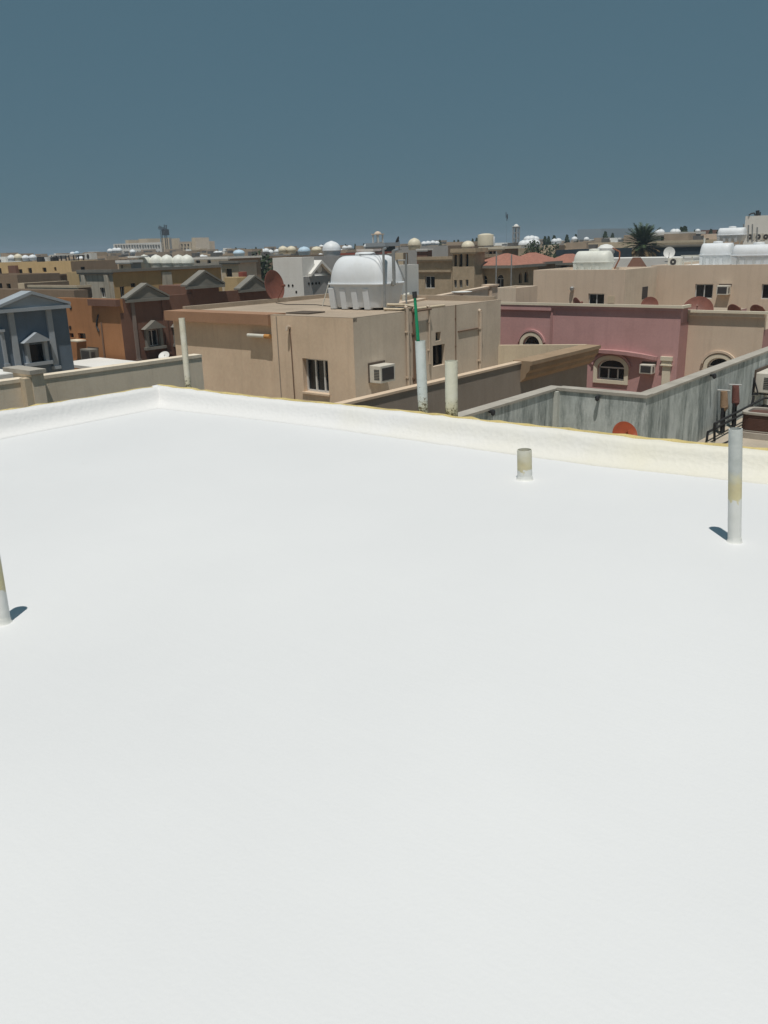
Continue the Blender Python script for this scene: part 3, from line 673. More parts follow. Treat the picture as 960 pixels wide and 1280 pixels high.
s_, e_ = fa(572, 414.5), fa(597, 410); MB().pipe([(aM+.02, s_.y, s_.z), (aM+.02, e_.y, e_.z)], .022).build('conduit', PVCBR, T)
# overflow spout from the bay into the recess
sp0, sp1 = PB(339, 420.5, bM+.02), PB(311.5, 420.8, bM+.02)
o = MB(); o.hollow((sp0.x-.005, bM-.02, sp0.z), (sp1.x, bM-.02, sp0.z), .055, .006, 20, .2); o.build('rain_spout', PVC, T, smooth=True)
MB().tube((sp0.x-.001, bM-.02, sp0.z), (sp0.x-.22, bM-.02, sp0.z), .060, None, 20).build('spout_collar', mat('orange pipe collar', (.50, .25, .08), .7), T)
# AC
s0, s1 = fa(461, 463).y, fa(478.5, 463).y; z0, z1 = fa(470, 476.5).z, fa(470, 455).z
wall_ac('white window air conditioner on the shaded side wall of the beige house', 'a', aM, s0, s1+.04, z0, z1, .40)
# tank, dish and roof clutter
zr = zM-.04
tk = PZ(463, 388.5, zr)
tcx, tcy = PZ(411, 387, zr).x, 0
LT, WT, HT = 2.16, 1.38, 1.58
tank_c = Vector((tk.x-.70, tk.y+.68, zr+.02))
TK = box_tank('big white ribbed water tank on the beige house, largest tank in the photo', tank_c, LT, WT, HT, m=TANK, hipk=.33)
ax0, bx0 = tank_c.x+LT*.36, tank_c.y-WT*.56
T = Thing('tank_plumbing', 'grey plumbing risers standing against the right end of the big white tank', 'pipes', (ax0, bx0, zr))
m = MB(); q0 = Vector((ax0+.46, bx0+.10, zr)); m.pipe([q0+Vector((.35, .15, .06)), q0+Vector((0, 0, .05)), q0+Vector((0, 0, HT+.12)), q0+Vector((-.28, .45, HT+.14))], .035, 12); m.build('riser', STEEL, T, smooth=True)
m = MB(); q1 = q0+Vector((.16, .25, 0)); m.pipe([q1+Vector((0, 0, .72)), q1+Vector((0, 0, HT+.05)), q1+Vector((-.1, .3, HT+.08))], .05, 12); m.pipe([q1+Vector((0, 0, .85)), q1+Vector((-.15, .12, .72))], .06, 12); m.build('riser', STEEL, T, smooth=True)
m = MB(); q2 = q0+Vector((.30, .62, 0)); m.pipe([q2+Vector((0, 0, .0)), q2+Vector((0, 0, HT-.2)), q2+Vector((-.25, -.1, HT-.2)), q2+Vector((0, 0, .75))], .022, 8); m.build('brace', STEEL, T)
m = MB()
for dy, dx in ((-.25, 0), (.05, .12), (.25, .2)):
    tp = q0+Vector((-.02, .05, HT+.10)); en = Vector((tank_c.x-.15+dx, tank_c.y+dy, zr+HT-.02)); md = (tp+en)/2+Vector((0, 0, -.06)); m.pipe([tp, md, en], .009, 6)
m.build('cable', DARK, T)
m = MB(); e0 = fa(499, 384); m.pipe([(aM-.35, e0.y-.1, zr+.25), (aM-.1, e0.y+.3, zr+.22), (aM+.02, e0.y+.6, zr+.16)], .04, 10); m.pipe([(aM-.55, e0.y, zr+.12), (aM-.05, e0.y+.5, zr+.08), (aM-.05, e0.y+2.2, zr+.08)], .04, 10); m.build('outlet_pipe', CREAM, T, smooth=True)
q = PZ(408, 414/1.0-0, zr); s = PZ(403, 383, zr); e = P(411.5, 352, world(s).y)
tag(MB().tube((s.x, s.y, zr), (e.x, e.y, e.z), .016).build('stay_pole', PVC, None, (s.x, s.y, zr)), 'thin pale pole leaning against the left end of the big white tank', 'pole')
q = PZ(508.5, 381, zr); e = P(508, 317, world(q).y)
tag(MB().tube((q.x, q.y, zr), (e.x, e.y, e.z), .018).build('antenna_pole', STEEL, None, (q.x, q.y, zr)), 'thin grey pole standing just right of the big white tank', 'pole')
g = PZ(343, 378, zr); gc = P(342, 357.5, world(g).y)
dish('rust red satellite dish standing on the beige house left of the big tank', gc, 1.0, math.radians(6), math.radians(9), mast=gc.z-zr)
q = PZ(385, 391.5, zr); tag(MB().box(q.x-.55, q.x+.35, q.y-.35, q.y+.35, zr+.004, zr+.035).build('dark_patch', mat('dark patch brown', (.11, .085, .065), .95, .3), None, (q.x, q.y, zr)), 'dark patch on the beige roof in front of the big tank', 'sheet')  # thin flat dark slab over part of the roof deck
q = PZ(577, 372, zr); T = Thing('flat_dish', 'small pale dish lying on the far end of the beige roof near the square post', 'satellite dish', (q.x, q.y, zr))
MB().lathe((q.x, q.y, zr+.10), [(.02, 0), (.2, .02), (.36, .09), (.37, .10), (.2, .05), (.02, .04)], 24).build('bowl', DISHW, T, smooth=True); MB().tube((q.x, q.y, zr), (q.x, q.y, zr+.11), .05).build('stand', DARK, T)
q = PZ(505, 378, zr); T = Thing('pipe_elbow', 'stubby white pipe elbow on the roof edge right of the big tank', 'pipe', (q.x, q.y, zr)); MB().pipe([(q.x, q.y, zr), (q.x, q.y, zr+.22), (q.x+.16, q.y+.1, zr+.26)], .06, 12).build('elbow', PVC, T)
# two cables on the roof in front of the dish
m = MB(); c0 = PZ(345, 379, zr); m.pipe([(c0.x, c0.y, zr+.012), (c0.x+1, c0.y-.5, zr+.012), (c0.x+2.2, c0.y-.3, zr+.012), (c0.x+3.6, c0.y-.9, zr+.012)], .012, 6)
tag(m.build('cable', DARK, None, (c0.x, c0.y, zr)), 'black cable running over the beige roof from the red dish to the tank', 'cable')

# ================================================================== terrace beside the beige house
aT = -12.0
n0, n1, n2 = PA(443, 503, aT), PA(651, 450, aT), PA(738, 431.5, aT); zt = (n0.z+n1.z)/2
T = Thing('terrace_wall', 'dark taupe terrace wall with pale top and flared cornice, right of the beige house', 'wall', (aT, n1.y, GROUND))
MB().box(aT-.18, aT, n0.y-2, n1.y-.003, GROUND, zt-.06).build('wall_body', TANDK, T)
MB().box(aT-.20, aT+.03, n0.y-2, n1.y-.003, zt-.057, zt).build('coping', TAN, T)
MB().box(aT-.18, aT-.02, n1.y, n2.y-.1, GROUND, zt-.45).build('end_wall', TANDK, T)
prof = [(-.25, 0), (.36, 0), (.36, -.10), (.30, -.13), (.28, -.26), (.18, -.36), (.16, -.46), (.0, -.60), (-.25, -.60)]
MB().prism([(aT+x, n1.y, zt+z+.02) for x, z in prof], (0, n2.y-n1.y, 0)).build('cornice', mat('dusty brown cornice', (.36, .26, .17), .92, .15, 1, .2), T)
bk = n2.y
m = MB(); m.prism([(aM+.003, endM+.05, GROUND), (aT-.1, bk-.02, GROUND), (aT-.1, bk-.18, GROUND), (aM+.003, endM-.12, GROUND)], (0, 0, zt+.03-GROUND)); m.build('back_wall', CREAM, T)
MB().box(aM+.004, aT-.184, n0.y-2, endM-.15, zt-1.05, zt-1.0).build('floor', FLOORC, T)

# ================================================================== mouldy grey yard wall, with its yard
bG = 12.0
g0 = PB(695, 487, bG); g1 = PB(808, 490.5, bG); zg = (g0.z+g1.z)/2; FZ = -1.72
g2 = PA(1010, 424, g1.x)
T = Thing('yard_wall', 'mouldy streaked grey cement wall zigzagging below the pink house', 'wall', (g0.x, bG, GROUND))
MB().box(g0.x-.16, g0.x, 6.7, bG+.16, GROUND, zg-.05).build('wall_body', STREAKY, T)
MB().box(g0.x+.003, g1.x, bG, bG+.16, GROUND, zg-.051).build('wall_body', STREAKY, T)
MB().box(g1.x-.16, g1.x-.001, bG+.163, g2.y+3, GROUND, zg-.05).build('wall_body', STREAKY, T)
m = MB(); m.box(g0.x-.19, g0.x+.02, 6.7, bG+.19, zg-.047, zg-.012); m.box(g0.x+.023, g1.x+.02, bG-.02, bG+.19, zg-.047, zg-.001); m.box(g1.x-.19, g1.x+.02, bG+.193, g2.y+3, zg-.047, zg-.012); m.build('coping', COPING, T)
MB().box(g0.x+.001, g0.x+.07, bG-.075, bG-.002, FZ, zg-.06).build('corner_strip', mat('pale lime wash', (.52, .54, .50), .9, .1), T)
T = Thing('yard_floor', 'dusty pale yard floor below the grey wall', 'floor', (0, 12, FZ))
m = MB(); m.box(g0.x+.002, 4, 6.75, bG-.002, FZ-.15, FZ); m.box(g1.x+.002, 4, bG-.002, 22, FZ-.152, FZ-.002); ob = m.build('yard_floor', FLOORC, None, (0, 12, FZ)); bpy.data.objects.remove(T.o); structure(ob)
# hooks / lamps
for (x, y, pl, lab) in ((749, 496, 'b', 'small dark lamp under the coping of the grey wall below the pink arched window'), (611, 514, 'a0', 'small dark lamp on the near left run of the grey wall'), (888, 469, 'a1', 'small dark lamp below the coping near the right edge of the grey wall')):
    q = PB(x, y, bG) if pl == 'b' else PA(x, y, g0.x if pl == 'a0' else g1.x)
    n = Vector((0, -1, 0)) if pl == 'b' else Vector((1, 0, 0))
    T = Thing('wall_lamp', lab, 'lamp', q); MB().tube(q+n*.002, q+n*.06, .02, .03, 12).build('holder', DARK, T); MB().lathe((q+n*.07), [(.006, -.06), (.03, -.04), (.034, 0), (.02, .03), (.006, .035)], 14).build('shade', DARK, T, smooth=True)
# dish in the yard
q = PB(781, 541, bG-1.0); dish('rust red dish peeking over the white parapet in front of the grey wall', Vector((q.x, q.y, q.z-.03)), .36, math.radians(-40), math.radians(30), m=YARDRED, mast=.6)
# lagged pipe pairs
def lag(label, x, ym0, ym1, yb, m, bx):
    p = PA(x, ym0, g1.x+.12); q = PA(x, ym1, g1.x+.12)
    T = Thing('lagged_pipe', label, 'pipe', (p.x, p.y, FZ))
    mm = MB(); mm.tube((p.x, p.y, p.z), (p.x+.03, p.y, q.z), .058, .07, 12); mm.tube((p.x+.03, p.y, q.z), (p.x+.02, p.y, q.z-.06), .07, .04, 12); mm.build('insulation', m, T, smooth=True)
    mm = MB(); mm.tube((p.x-.115, p.y+.01, p.z+.01), (p.x+.10, p.y+.02, p.z+.015), .012, None, 8); mm.build('bracket', ALU, T)
    mm = MB()
    for dy in (-.05, .05): mm.pipe([(p.x+.02, p.y+dy, q.z), (p.x+.02, p.y+dy, FZ+.34), (p.x+.04, p.y+dy, FZ+.03)], .027, 10)
    mm.build('down_pipe', PIPEBK, T)
lag('orange lagged pipe pair on the grey wall, nearer of the two', 905, 489, 508, 540, INSUL, 0)
lag('red brown lagged pipe pair on the grey wall, farther one beside the air conditioner', 919.5, 482, 502, 540, INSULR, 0)
e0 = PA(891, 540, g1.x+.25)
T = Thing('refrigerant_pipes', 'black lagged pipes running low along the grey wall to the brown condenser', 'pipes', (g1.x+.25, e0.y, FZ))
m = MB()
for k, (da, dz) in enumerate(((0, .18), (.10, .34))):
    a = g1.x+.16+da; m.pipe([(a, e0.y+.1*k, FZ+.02), (a, e0.y+.02, FZ+dz), (a, e0.y+2.9, FZ+dz), (a+.4, e0.y+3.1, FZ+dz)], .021, 10)
m.build('pipe_run', PIPEBK, T)
m = MB(); m.pipe([(g1.x+.42, e0.y-.1, FZ+.015), (g1.x+.5, e0.y+.9, FZ+.015), (g1.x+.8, e0.y+1.3, FZ+.015)], .013, 6); m.build('cable', DARK, T)
# brown condenser
cz = PZ(949, 546, FZ); cz = Vector((cz.x, cz.y+.12, FZ))
T = Thing('condenser_unit', 'round-cornered brown condenser unit with pale rims on the yard floor at the right edge', 'air conditioner', cz)
def rsq(h, z, n=32, p=5): return [Vector((cz.x+h*math.copysign(abs(math.cos(2*PI*i/n))**(2/p), math.cos(2*PI*i/n)), cz.y+h*math.copysign(abs(math.sin(2*PI*i/n))**(2/p), math.sin(2*PI*i/n)), FZ+z)) for i in range(n)]
hh = .29; ch_ = .41
MB().loft([rsq(hh+.06, .0), rsq(hh+.06, .10)]).build('plinth', CONC, T)
MB().loft([rsq(hh, .105), rsq(hh, ch_)]).build('casing', BRICKB, T, smooth=True)
m = MB()
for i in range(10): m.loft([rsq(hh+.006, .14+i*.025), rsq(hh+.010, .150+i*.025)], False)
m.build('louvre', BRICKB, T)
MB().loft([rsq(hh+.015, .115), rsq(hh+.015, .135)], False).build('rim', COPING, T)
m = MB(); m.loft([rsq(hh+.02, ch_), rsq(hh+.02, ch_+.035), rsq(hh-.06, ch_+.035), rsq(hh-.06, ch_-.02)], False); m.build('top_rim', COPING, T)
MB().loft([rsq(hh-.06, ch_-.03), rsq(hh-.06, ch_-.025)]).build('fan_guard', ACD, T)
# AC on the grey wall
s0 = PA(943, 480, g1.x+.01); z0, z1 = PA(950, 493.5, g1.x+.2).z, PA(950, 470, g1.x+.2).z
wall_ac('white box air conditioner with louvred flank on the grey wall at the right edge', 'a', g1.x, s0.y, s0.y+.75, z0, z1, .40)
T = Thing('wall_bracket', 'black triangular bracket under the air conditioner on the grey wall', 'bracket', (g1.x, s0.y, z0))
m = MB(); m.pipe([(g1.x+.01, s0.y-.06, z0+.30), (g1.x+.01, s0.y-.06, z0-.03), (g1.x+.12, s0.y-.06, z0-.03), (g1.x+.01, s0.y-.06, z0+.28), (g1.x+.01, s0.y-.06, z0-.04), (g1.x+.02, s0.y+.05, z0-.03), (g1.x+.42, s0.y+.05, z0-.03)], .015, 8); m.pipe([(g1.x+.05, s0.y-.1, z0-.05), (g1.x+.04, s0.y-.15, z0-.3), (g1.x+.12, s0.y-.1, z0-.65)], .025, 8); m.build('bracket_frame', DARK, T)
q = PA(956, 505, g1.x+.1); tag(MB().tube((q.x, q.y, q.z+.3), (q.x, q.y, FZ+.02), .04).build('drain_pipe', PVC, None, (q.x, q.y, FZ)), 'short white drain pipe under the grey wall air conditioner', 'pipe')

# ================================================================== pink house and its cream neighbour
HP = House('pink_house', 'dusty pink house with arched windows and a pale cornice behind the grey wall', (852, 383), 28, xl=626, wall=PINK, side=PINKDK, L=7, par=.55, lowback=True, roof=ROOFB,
           wf=[(747, 449, 781, 475, 'arch', 'slide3'), (654, 419.5, 675, 446, 'arch', 'slide')])
T = HP.t; a, b = HP.a, HP.b
m = MB(); m.box(a-HP.W-.10, a, b-.10, b-.002, HP.z-.06, HP.z+.03); m.build('cornice', TRIM, T)
m = MB(); xa = HP.F(690, 390).x; m.box(a-HP.W-.06, xa, b-.08, b-.003, HP.z-.24, HP.z-.063); m.box(xa+.002, a+.06, b-.06, b-.003, HP.z-.16, HP.z-.063); m.build('cornice_band', PINK, T)
def surround(T, b, op, w, out=.05, m=TRIM, ext=0):
    s0, s1, z0, z1, k = op[:5]; lo = loop_of(op); mm = MB(); ol = loop_of((s0-w, s1+w, z0-w*.9, z1+w, k))
    mm2 = MB(); n = len(lo)
    P3 = lambda q, o: pt('b', b, q[0], q[1], o)
    for i in range(n):
        j = (i+1) % n
        mm.quad(P3(lo[i], -out), P3(lo[j], -out), P3(ol[j], -out), P3(ol[i], -out)); mm.quad(P3(ol[i], -out), P3(ol[j], -out), P3(ol[j], 0), P3(ol[i], 0)); mm.quad(P3(lo[i], -out), P3(lo[j], -out), P3(lo[j], .02), P3(lo[i], .02))
    mm.build('window_surround', m, T)
def hood(T, b, op, w, m=PINK, out=.07):
    s0, s1, z0, z1, k = op[:5]; r = (s1-s0)/2+w; sm = (s0+s1)/2; h = min((s1-s0)/2, (z1-z0)*.42)+w; zc = z1-min((s1-s0)/2, (z1-z0)*.42); mm = MB()
    rs = []
    for i in range(15):
        t = PI*(.06+.88*i/14); rs.append([Vector((sm+(r+d)*math.cos(t), b-o, zc+(h+d)*math.sin(t))) for d, o in ((0, .002), (0, out), (.07, out), (.07, .002))])
    mm.loft(rs); mm.build('window_hood', m, T)
surround(T, b, HP.of[0], .14); surround(T, b, HP.of[1], .13); hood(T, b, HP.of[0], .17); hood(T, b, HP.of[1], .16)
# bowed lower storey ledge
pts = [(735, 436), (752, 436.2), (770, 437), (788, 439), (805, 442), (822, 446)]
lo = [HP.F(x, y) for x, y in pts]; n = len(lo); m = MB(); up = []; dn = []
for i, q in enumerate(lo):
    o = .28*math.sin(PI*(.12+.80*i/(n-1)))
    up.append((Vector((q.x, b-.002, q.z)), Vector((q.x, b-o, q.z)))); dn.append((Vector((q.x, b-.002, q.z-.12)), Vector((q.x, b-o, q.z-.12))))
m.loft([[up[i][0], up[i][1], dn[i][1], dn[i][0]] for i in range(n)]); m.build('bowed_ledge', PINKDK, T)
MB().box(a-.2, a-.002, b+.004, b+.62, -4, HP.z-.001).build('side_return', PINKDK, T); MB().box(a+.003, a+.10, b-.10, b+.60, HP.z-.06, HP.z+.03).build('cornice', TRIM, T)
xl_, xr_ = HP.F(690, 430).x, HP.F(690, 430).x+.12
MB().box(xa-.05, xa+.05, b-.03, b-.003, -4, HP.z-.262).build('pilaster', PINKDK, T)
s0, s1 = HP.F(826, 460).x, HP.F(840.5, 460).x; zc = HP.F(833, 455).z
m = MB(); m.box(s0, s1, b-.10, b-.003, HP.F(833, 450.5).z, HP.F(833, 445.5).z); m.box(s0+.03, s1-.03, b-.07, b-.003, zc-.02, HP.F(833, 450.5).z-.002); m.box(s0, s1, b-.10, b-.003, HP.F(833, 457).z, zc-.022); m.box(s0+.07, s1-.05, b-.05, b-.004, -4.5, HP.F(833, 457).z-.002); m.build('pilaster', TRIM, T)
wall_ac('white window air conditioner between the arched window and the pale pilaster of the pink house', 'b', b, HP.F(803.5, 460).x, HP.F(819.5, 460).x, HP.F(811, 466).z, HP.F(811, 454.5).z, .30)
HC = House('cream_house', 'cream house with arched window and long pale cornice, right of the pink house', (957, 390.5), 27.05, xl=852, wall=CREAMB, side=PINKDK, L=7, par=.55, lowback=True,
           wf=[(884, 447, 913, 475, 'arch', 'grid')])
T = HC.t; a, b = HC.a, HC.b
m = MB(); m.box(a-HC.W, a+.12, b-.12, b-.002, HC.z-.05, HC.z+.03); m.build('cornice', TRIM, T)
MB().box(a-HC.W, a, b-.09, b-.003, HC.z-.16, HC.z-.053).build('cornice_band', CREAMB, T)
surround(T, b, HC.of[0], .12); hood(T, b, HC.of[0], .16, CREAMB)
# dishes on those two roofs
for (x, y, D, Y, az, el, lab) in ((721, 380, .46, 31.5, 60, 20, 'dark red dish half hidden behind the pink house cornice, below the beige wall'), (812, 382, .60, 31, -70, 25, 'small dark red dish above the right end of the pink cornice'),
                                  (872, 389, 1.06, 30.8, -75, 35, 'widest rust red dish showing over the join of the pink and cream roofs'), (918, 390, .58, 30.8, 70, 30, 'rust red dish above the cream cornice, second from the right'),
                                  (947, 390, .58, 30.8, 75, 35, 'rust red dish above the cream cornice at the far right')):
    dish(lab, P(x, y, Y), D, math.radians(az), math.radians(el), mast=.55)

# ================================================================== beige houses behind the pink roof
HD = House('beige_house', 'plain beige house block with one dark window behind the pink roof', (782, 337), 42, xl=667, xr=822, wall=CREAMB, side=TAN2, par=.15, roof=ROOFW,
           wf=[(735, 367, 755, 388, 'rect', 'slide')])
MB().box(HD.F(760, 370).x, HD.F(768.5, 370).x, HD.b-.02, HD.b-.002, HD.F(764, 379).z, HD.F(764, 370).z).build('wall_plate', CREAM, HD.t)
q = HD.F(716, 362.5); MB().lathe((q.x, q.y-.10, q.z-.08), [(.05, 0), (.10, .1), (.11, .2), (.03, .26)], 12).build('wall_lamp', STEEL, HD.t)
HE = House('beige_house', 'long beige house with two dark windows under white tanks at the right edge', (1010, 330), 41, xl=814, wall=CREAMB, L=14, par=.12, roof=ROOFW,
           wf=[(868.5, 355, 891, 373.5, 'rect', 'slide'), (951.5, 355, 972, 374, 'rect', 'slide')])
wall_ac('white window air conditioner beside the dark window of the long beige house', 'b', HE.b, HE.F(899, 363).x, HE.F(913.5, 363).x, HE.F(906, 368).z, HE.F(906, 356.5).z, .45)
q = HD.S(806, 366); MB().box(HD.a+.002, HD.a+.01, q.y-.35, q.y+.35, q.z-.3, q.z+.3).build('wall_hatch', ACD, HD.t)
# tank of the plain house with dome tank behind
q = PZ(742, 339.5, HD.deck); box_tank('rust-streaked white tank standing on the plain beige house block', P(741.5, 340.5, 44.5), 1.95, 1.2, 1.12, m=TANKG, hipk=.2)
q = P(757, 317, 50); tag(MB().lathe((q.x, q.y, q.z-.2), [(.35, 0), (.5, .25), (.48, .5), (.30, .66), (.05, .72)], 20).build('float_dome', DISHW, None, (q.x, q.y, q.z), smooth=True), 'round white dome just above the rust-streaked tank', 'dome')
q = P(768, 336, 46); T = Thing('rusty_frame', 'rusty curved frame leaning at the right end of the rust-streaked tank', 'frame', q)
m = MB(); m.pipe([q+Vector((0, 0, 0)), q+Vector((.25, 0, .5)), q+Vector((.2, .1, .85)), q+Vector((-.2, .1, 1.05))], .04, 8); m.build('frame', mat('rusty iron', (.28, .11, .06), .9, .3), T)
LW = P(775, 326, 55); tag(MB().box(LW.x-2.0, LW.x+4.6, LW.y, LW.y+3.0, LW.z-1.8, LW.z+.15).build('roof_wall', ROOFW, None, (LW.x, LW.y, LW.z)), 'low white roof wall left of the white dish behind the plain beige house', 'wall')
q = P(793, 327, 50); tag(MB().add([(q.x-.5, q.y, q.z-.4), (q.x+.5, q.y, q.z-.4), (q.x+.5, q.y+.8, q.z-.4), (q.x-.5, q.y+.8, q.z-.4), (q.x-.25, q.y+.3, q.z+.22), (q.x+.15, q.y+.3, q.z+.22), (q.x+.15, q.y+.5, q.z+.22), (q.x-.25, q.y+.5, q.z+.22)], [(0,1,2,3), (4,5,6,7), (0,1,5,4), (1,2,6,5), (2,3,7,6), (3,0,4,7)]).build('covered_crate', RUST, None, (q.x, q.y, q.z)), 'dark brown hood in front of the palm on the white roof', 'hood')
# things on the long beige house
zE = HE.deck
def on(x, y, Y): return P(x, y, Y)
box_tank('white ribbed tank at the left on the long beige house, beside the steel ladder', P(895, 332, 46), 1.66, 1.1, 1.20)
box_tank('widest white ribbed tank at the right edge above the long beige house', P(946, 332, 43.5), 2.45, 1.2, 1.08, feet=5)
box_tank('white tank standing higher behind the two ribbed tanks at right', P(914, 302.5, 62), 1.9, 1.15, 1.02, m=TANK)
dish('round white satellite dish right of the palm', P(836.5, 316, 50), .62, math.radians(-68), math.radians(18), m=DISHW, mast=.5)
def fan_unit(label, x, y0, y1, x0, x1, Y):
    p = P(x0, y1, Y); q = P(x1, y1, Y); h = P(x0, y0, Y).z-p.z; w = (q-p).length
    T = Thing('condenser_unit', label, 'air conditioner', p); m = MB(); m.box(p.x, p.x+w, p.y, p.y+.35, p.z+.03, p.z+h); m.build('casing', ACW, T, bevel=.02)
    r = min(w, h)*.38; c_ = Vector((p.x+w*.45, p.y-.002, p.z+h*.52)); MB().tube(c_, c_-Vector((0, .02, 0)), r, None, 20).build('fan_grille', ACD, T)
    MB().tube(c_-Vector((0, .021, 0)), c_-Vector((0, .035, 0)), r*.25, None, 12).build('fan_hub', ACW, T)
    m = MB(); m.box(p.x+.02, p.x+.1, p.y+.02, p.y+.33, p.z, p.z+.029); m.box(p.x+w-.1, p.x+w-.02, p.y+.02, p.y+.33, p.z, p.z+.029); m.build('foot', DARK, T)
fan_unit('white outdoor fan unit on the roof below the round white dish', 0, 322.5, 333, 834, 850, 47)
q = P(862, 333, 47); T = Thing('pipe_bench', 'white pipe frame between the fan unit and the ribbed tank', 'frame', q); m = MB()
for dx in (-.35, .1, .55): m.tube((q.x+dx, q.y, q.z-.1), (q.x+dx, q.y, q.z+.5), .03)
m.box(q.x-.5, q.x+.7, q.y-.05, q.y+.2, q.z+.5, q.z+.58); m.tube((q.x-.4, q.y, q.z+.25), (q.x+.6, q.y, q.z+.28), .03); m.build('frame', PVC, T)
q = P(879, 333, 46.5); tag(MB().tube(q, P(880.5, 297.5, 46.5), .045).build('vent_mast', PVC, None, q), 'white standpipe at the left end of the ribbed tanks', 'pipe')
q = P(912, 332, 46); T = Thing('steel_ladder', 'grey steel ladder between the two ribbed white tanks', 'ladder', q); m = MB()
for dx in (0, .3): m.tube((q.x+dx, q.y, q.z-.1), (q.x+dx+.12, q.y, q.z+1.25), .02, None, 6)
m.build('stile', STEEL, T); m = MB()
for k in range(6): m.tube((q.x+.02*k, q.y, q.z+.05+.2*k), (q.x+.3+.02*k, q.y, q.z+.05+.2*k), .014, None, 6)
m.build('rung', STEEL, T)
for k, (x, y0) in enumerate(((929, 280), (935, 281), (940, 280), (946, 284))):
    q = P(x, 303, 64); o = MB(); o.tube(q, P(x+.6, y0, 64), .05, None, 8); tag(o.build('vent_mast', STEEL, None, q), 'thin grey riser in the row of four left of the white stair block', 'pipe', 'risers by the white stair block')
HS = House('stair_block', 'tall white stair block rising above the skyline at the right edge', (985, 268), 76, xl=932, wall=WHITEW, L=6, W=None, par=.2, roof=ROOFW)
for x in (925, 937, 947.5, 957): fan_unit({925: 'small grey fan unit furthest left before the white stair block', 937: 'dark fan unit second before the white stair block', 947.5: 'fan unit with round grille before the white stair block', 957: 'dark fan unit at the right edge before the white stair block'}[x], 0, 291.5, 301, x-4.0, x+4.0, 67)
q = P(947, 270, 78); T = Thing('roof_antenna', 'dark antenna and bent pipe on top of the white stair block', 'antenna', q); m = MB(); m.tube(q, P(947, 263, 78), .16, None, 8); m.pipe([P(936, 269, 78), P(939, 267, 78), P(943, 266.2, 78), P(944, 269.5, 78)], .06, 6); m.tube(P(950, 269.5, 78), P(950.5, 265, 78), .06, None, 6); m.build('antenna', DARK, T)

# palm
q = P(803, 303, 96); palm('date palm with a spiky green crown right of the rust-streaked tank', (q.x, q.y, GROUND), q.z-GROUND-.4, 2.5)

# ================================================================== left side: blue, orange and mustard houses
def gable(T, a, b0, b1, zb, za, back=.30, out=.16, slab=GREYTRIM, tym=GREYTRIM, th=.08):
    """small pedimented gable on a right-hand facade"""
    bm_ = (b0+b1)/2
    MB().prism([(a-back+.01, b0+.06, zb-th-.002), (a-back+.01, b1-.06, zb-th-.002), (a-back+.01, bm_, za-th*1.3)], (back+out*.6, 0, 0)).build('pediment', tym, T)
    m = MB(); e = .02
    for s0, s1 in ((b0, bm_), (b1, bm_)):
        m.prism([(a-back, s0, zb), (a-back, s1, za), (a-back, s1, za-th*1.2), (a-back, s0, zb-th)], (back+out, 0, 0))
    m.build('gable_roof', slab, T)
    MB().box(a+.003, a+out, b0+.02, b1-.02, zb-th-.13, zb-th-.003).build('ledge', slab, T)
q = P(82, 381, 34); aB, bB1, zB = q
HB_ = House('blue_house', 'slate blue house with a pale pediment and small columned window at the left edge', None, None, wall=BLUE, L=7.2, W=6, par=.1, roof=ROOFG) if False else None
class Side(House): pass
def side_house(name, label, far, Y, Lb, W, wall, wr=(), side=None, par=.1, roof=ROOFG, frame=ALU):
    """house known by the far end of its right-hand facade"""
    f = P(far[0], far[1], Y); n = Vector((f.x, f.y-Lb, f.z)); x, y = pix(n); Yn = world(n).y
    return House(name, label, (x, y), Yn, wall=wall, L=Lb, W=W, par=par, roof=roof, wr=wr, side=side, frame=frame)
HB = side_house('blue_house', 'slate blue house with a pale pediment and small columned window at the left edge', (82, 381), 34, 6.4, 6, BLUE, wr=[(32.5, 430.5, 56, 453, 'rect', 'plain')])
T = HB.t; a = HB.a
gl, gr, ga = HB.S(-14, 386).y, HB.S(84, 379).y, HB.S(36, 363.5).z
gable(T, a, gr-2*(gr-HB.S(36, 370).y), gr, HB.S(84, 379).z+.06, ga, .5, .25, BLUETRIM, BLUETRIM, .10)
def pil(H_, x0, y0, x1, y1, wd, m=BLUETRIM, out=.10):
    p = H_.S(x0, y0); q_ = H_.S(x1, y1); mm = MB(); mm.box(H_.a+.002, H_.a+out, p.y-wd/2, p.y+wd/2, q_.z, p.z); mm.box(H_.a+.002, H_.a+out+.05, p.y-wd*.75, p.y+wd*.75, q_.z-.12, q_.z-.002); mm.box(H_.a+.002, H_.a+out+.05, p.y-wd*.75, p.y+wd*.75, p.z+.002, p.z+.10); return mm.build('pilaster', m, H_.t)
pil(HB, 11.5, 390, 22, 457, .22); pil(HB, 59, 387, 70, 457, .22); pil(HB, 1, 415, 4, 455, .12)
def small_window(H_, x0, x1, yp, yb, y0, y1, m, frame_m):
    """little pediment on two posts with a sill around a window"""
    b0, b1 = H_.S(x0, (yb+y0)/2).y, H_.S(x1, (yb+y0)/2).y; zb, za = H_.S((x0+x1)/2, yb).z, H_.S((x0+x1)/2, yp).z; z1 = H_.S((x0+x1)/2, y1).z
    MB().prism([(H_.a+.002, b0, zb), (H_.a+.002, b1, zb), (H_.a+.002, (b0+b1)/2, za)], (.30, 0, 0)).build('window_pediment', m, H_.t)
    w = (b1-b0)*.12
    for s in (b0+w, b1-w*2): MB().box(H_.a+.003, H_.a+.16, s, s+w, z1, zb-.003).build('window_post', frame_m, H_.t)
    MB().box(H_.a+.003, H_.a+.2, b0+w*.4, b1-w*.2, z1-.13, z1-.003).build('window_sill', frame_m, H_.t)
small_window(HB, 24.5, 60.5, 415, 427, 430, 452.5, BLUETRIM, BLUETRIM)

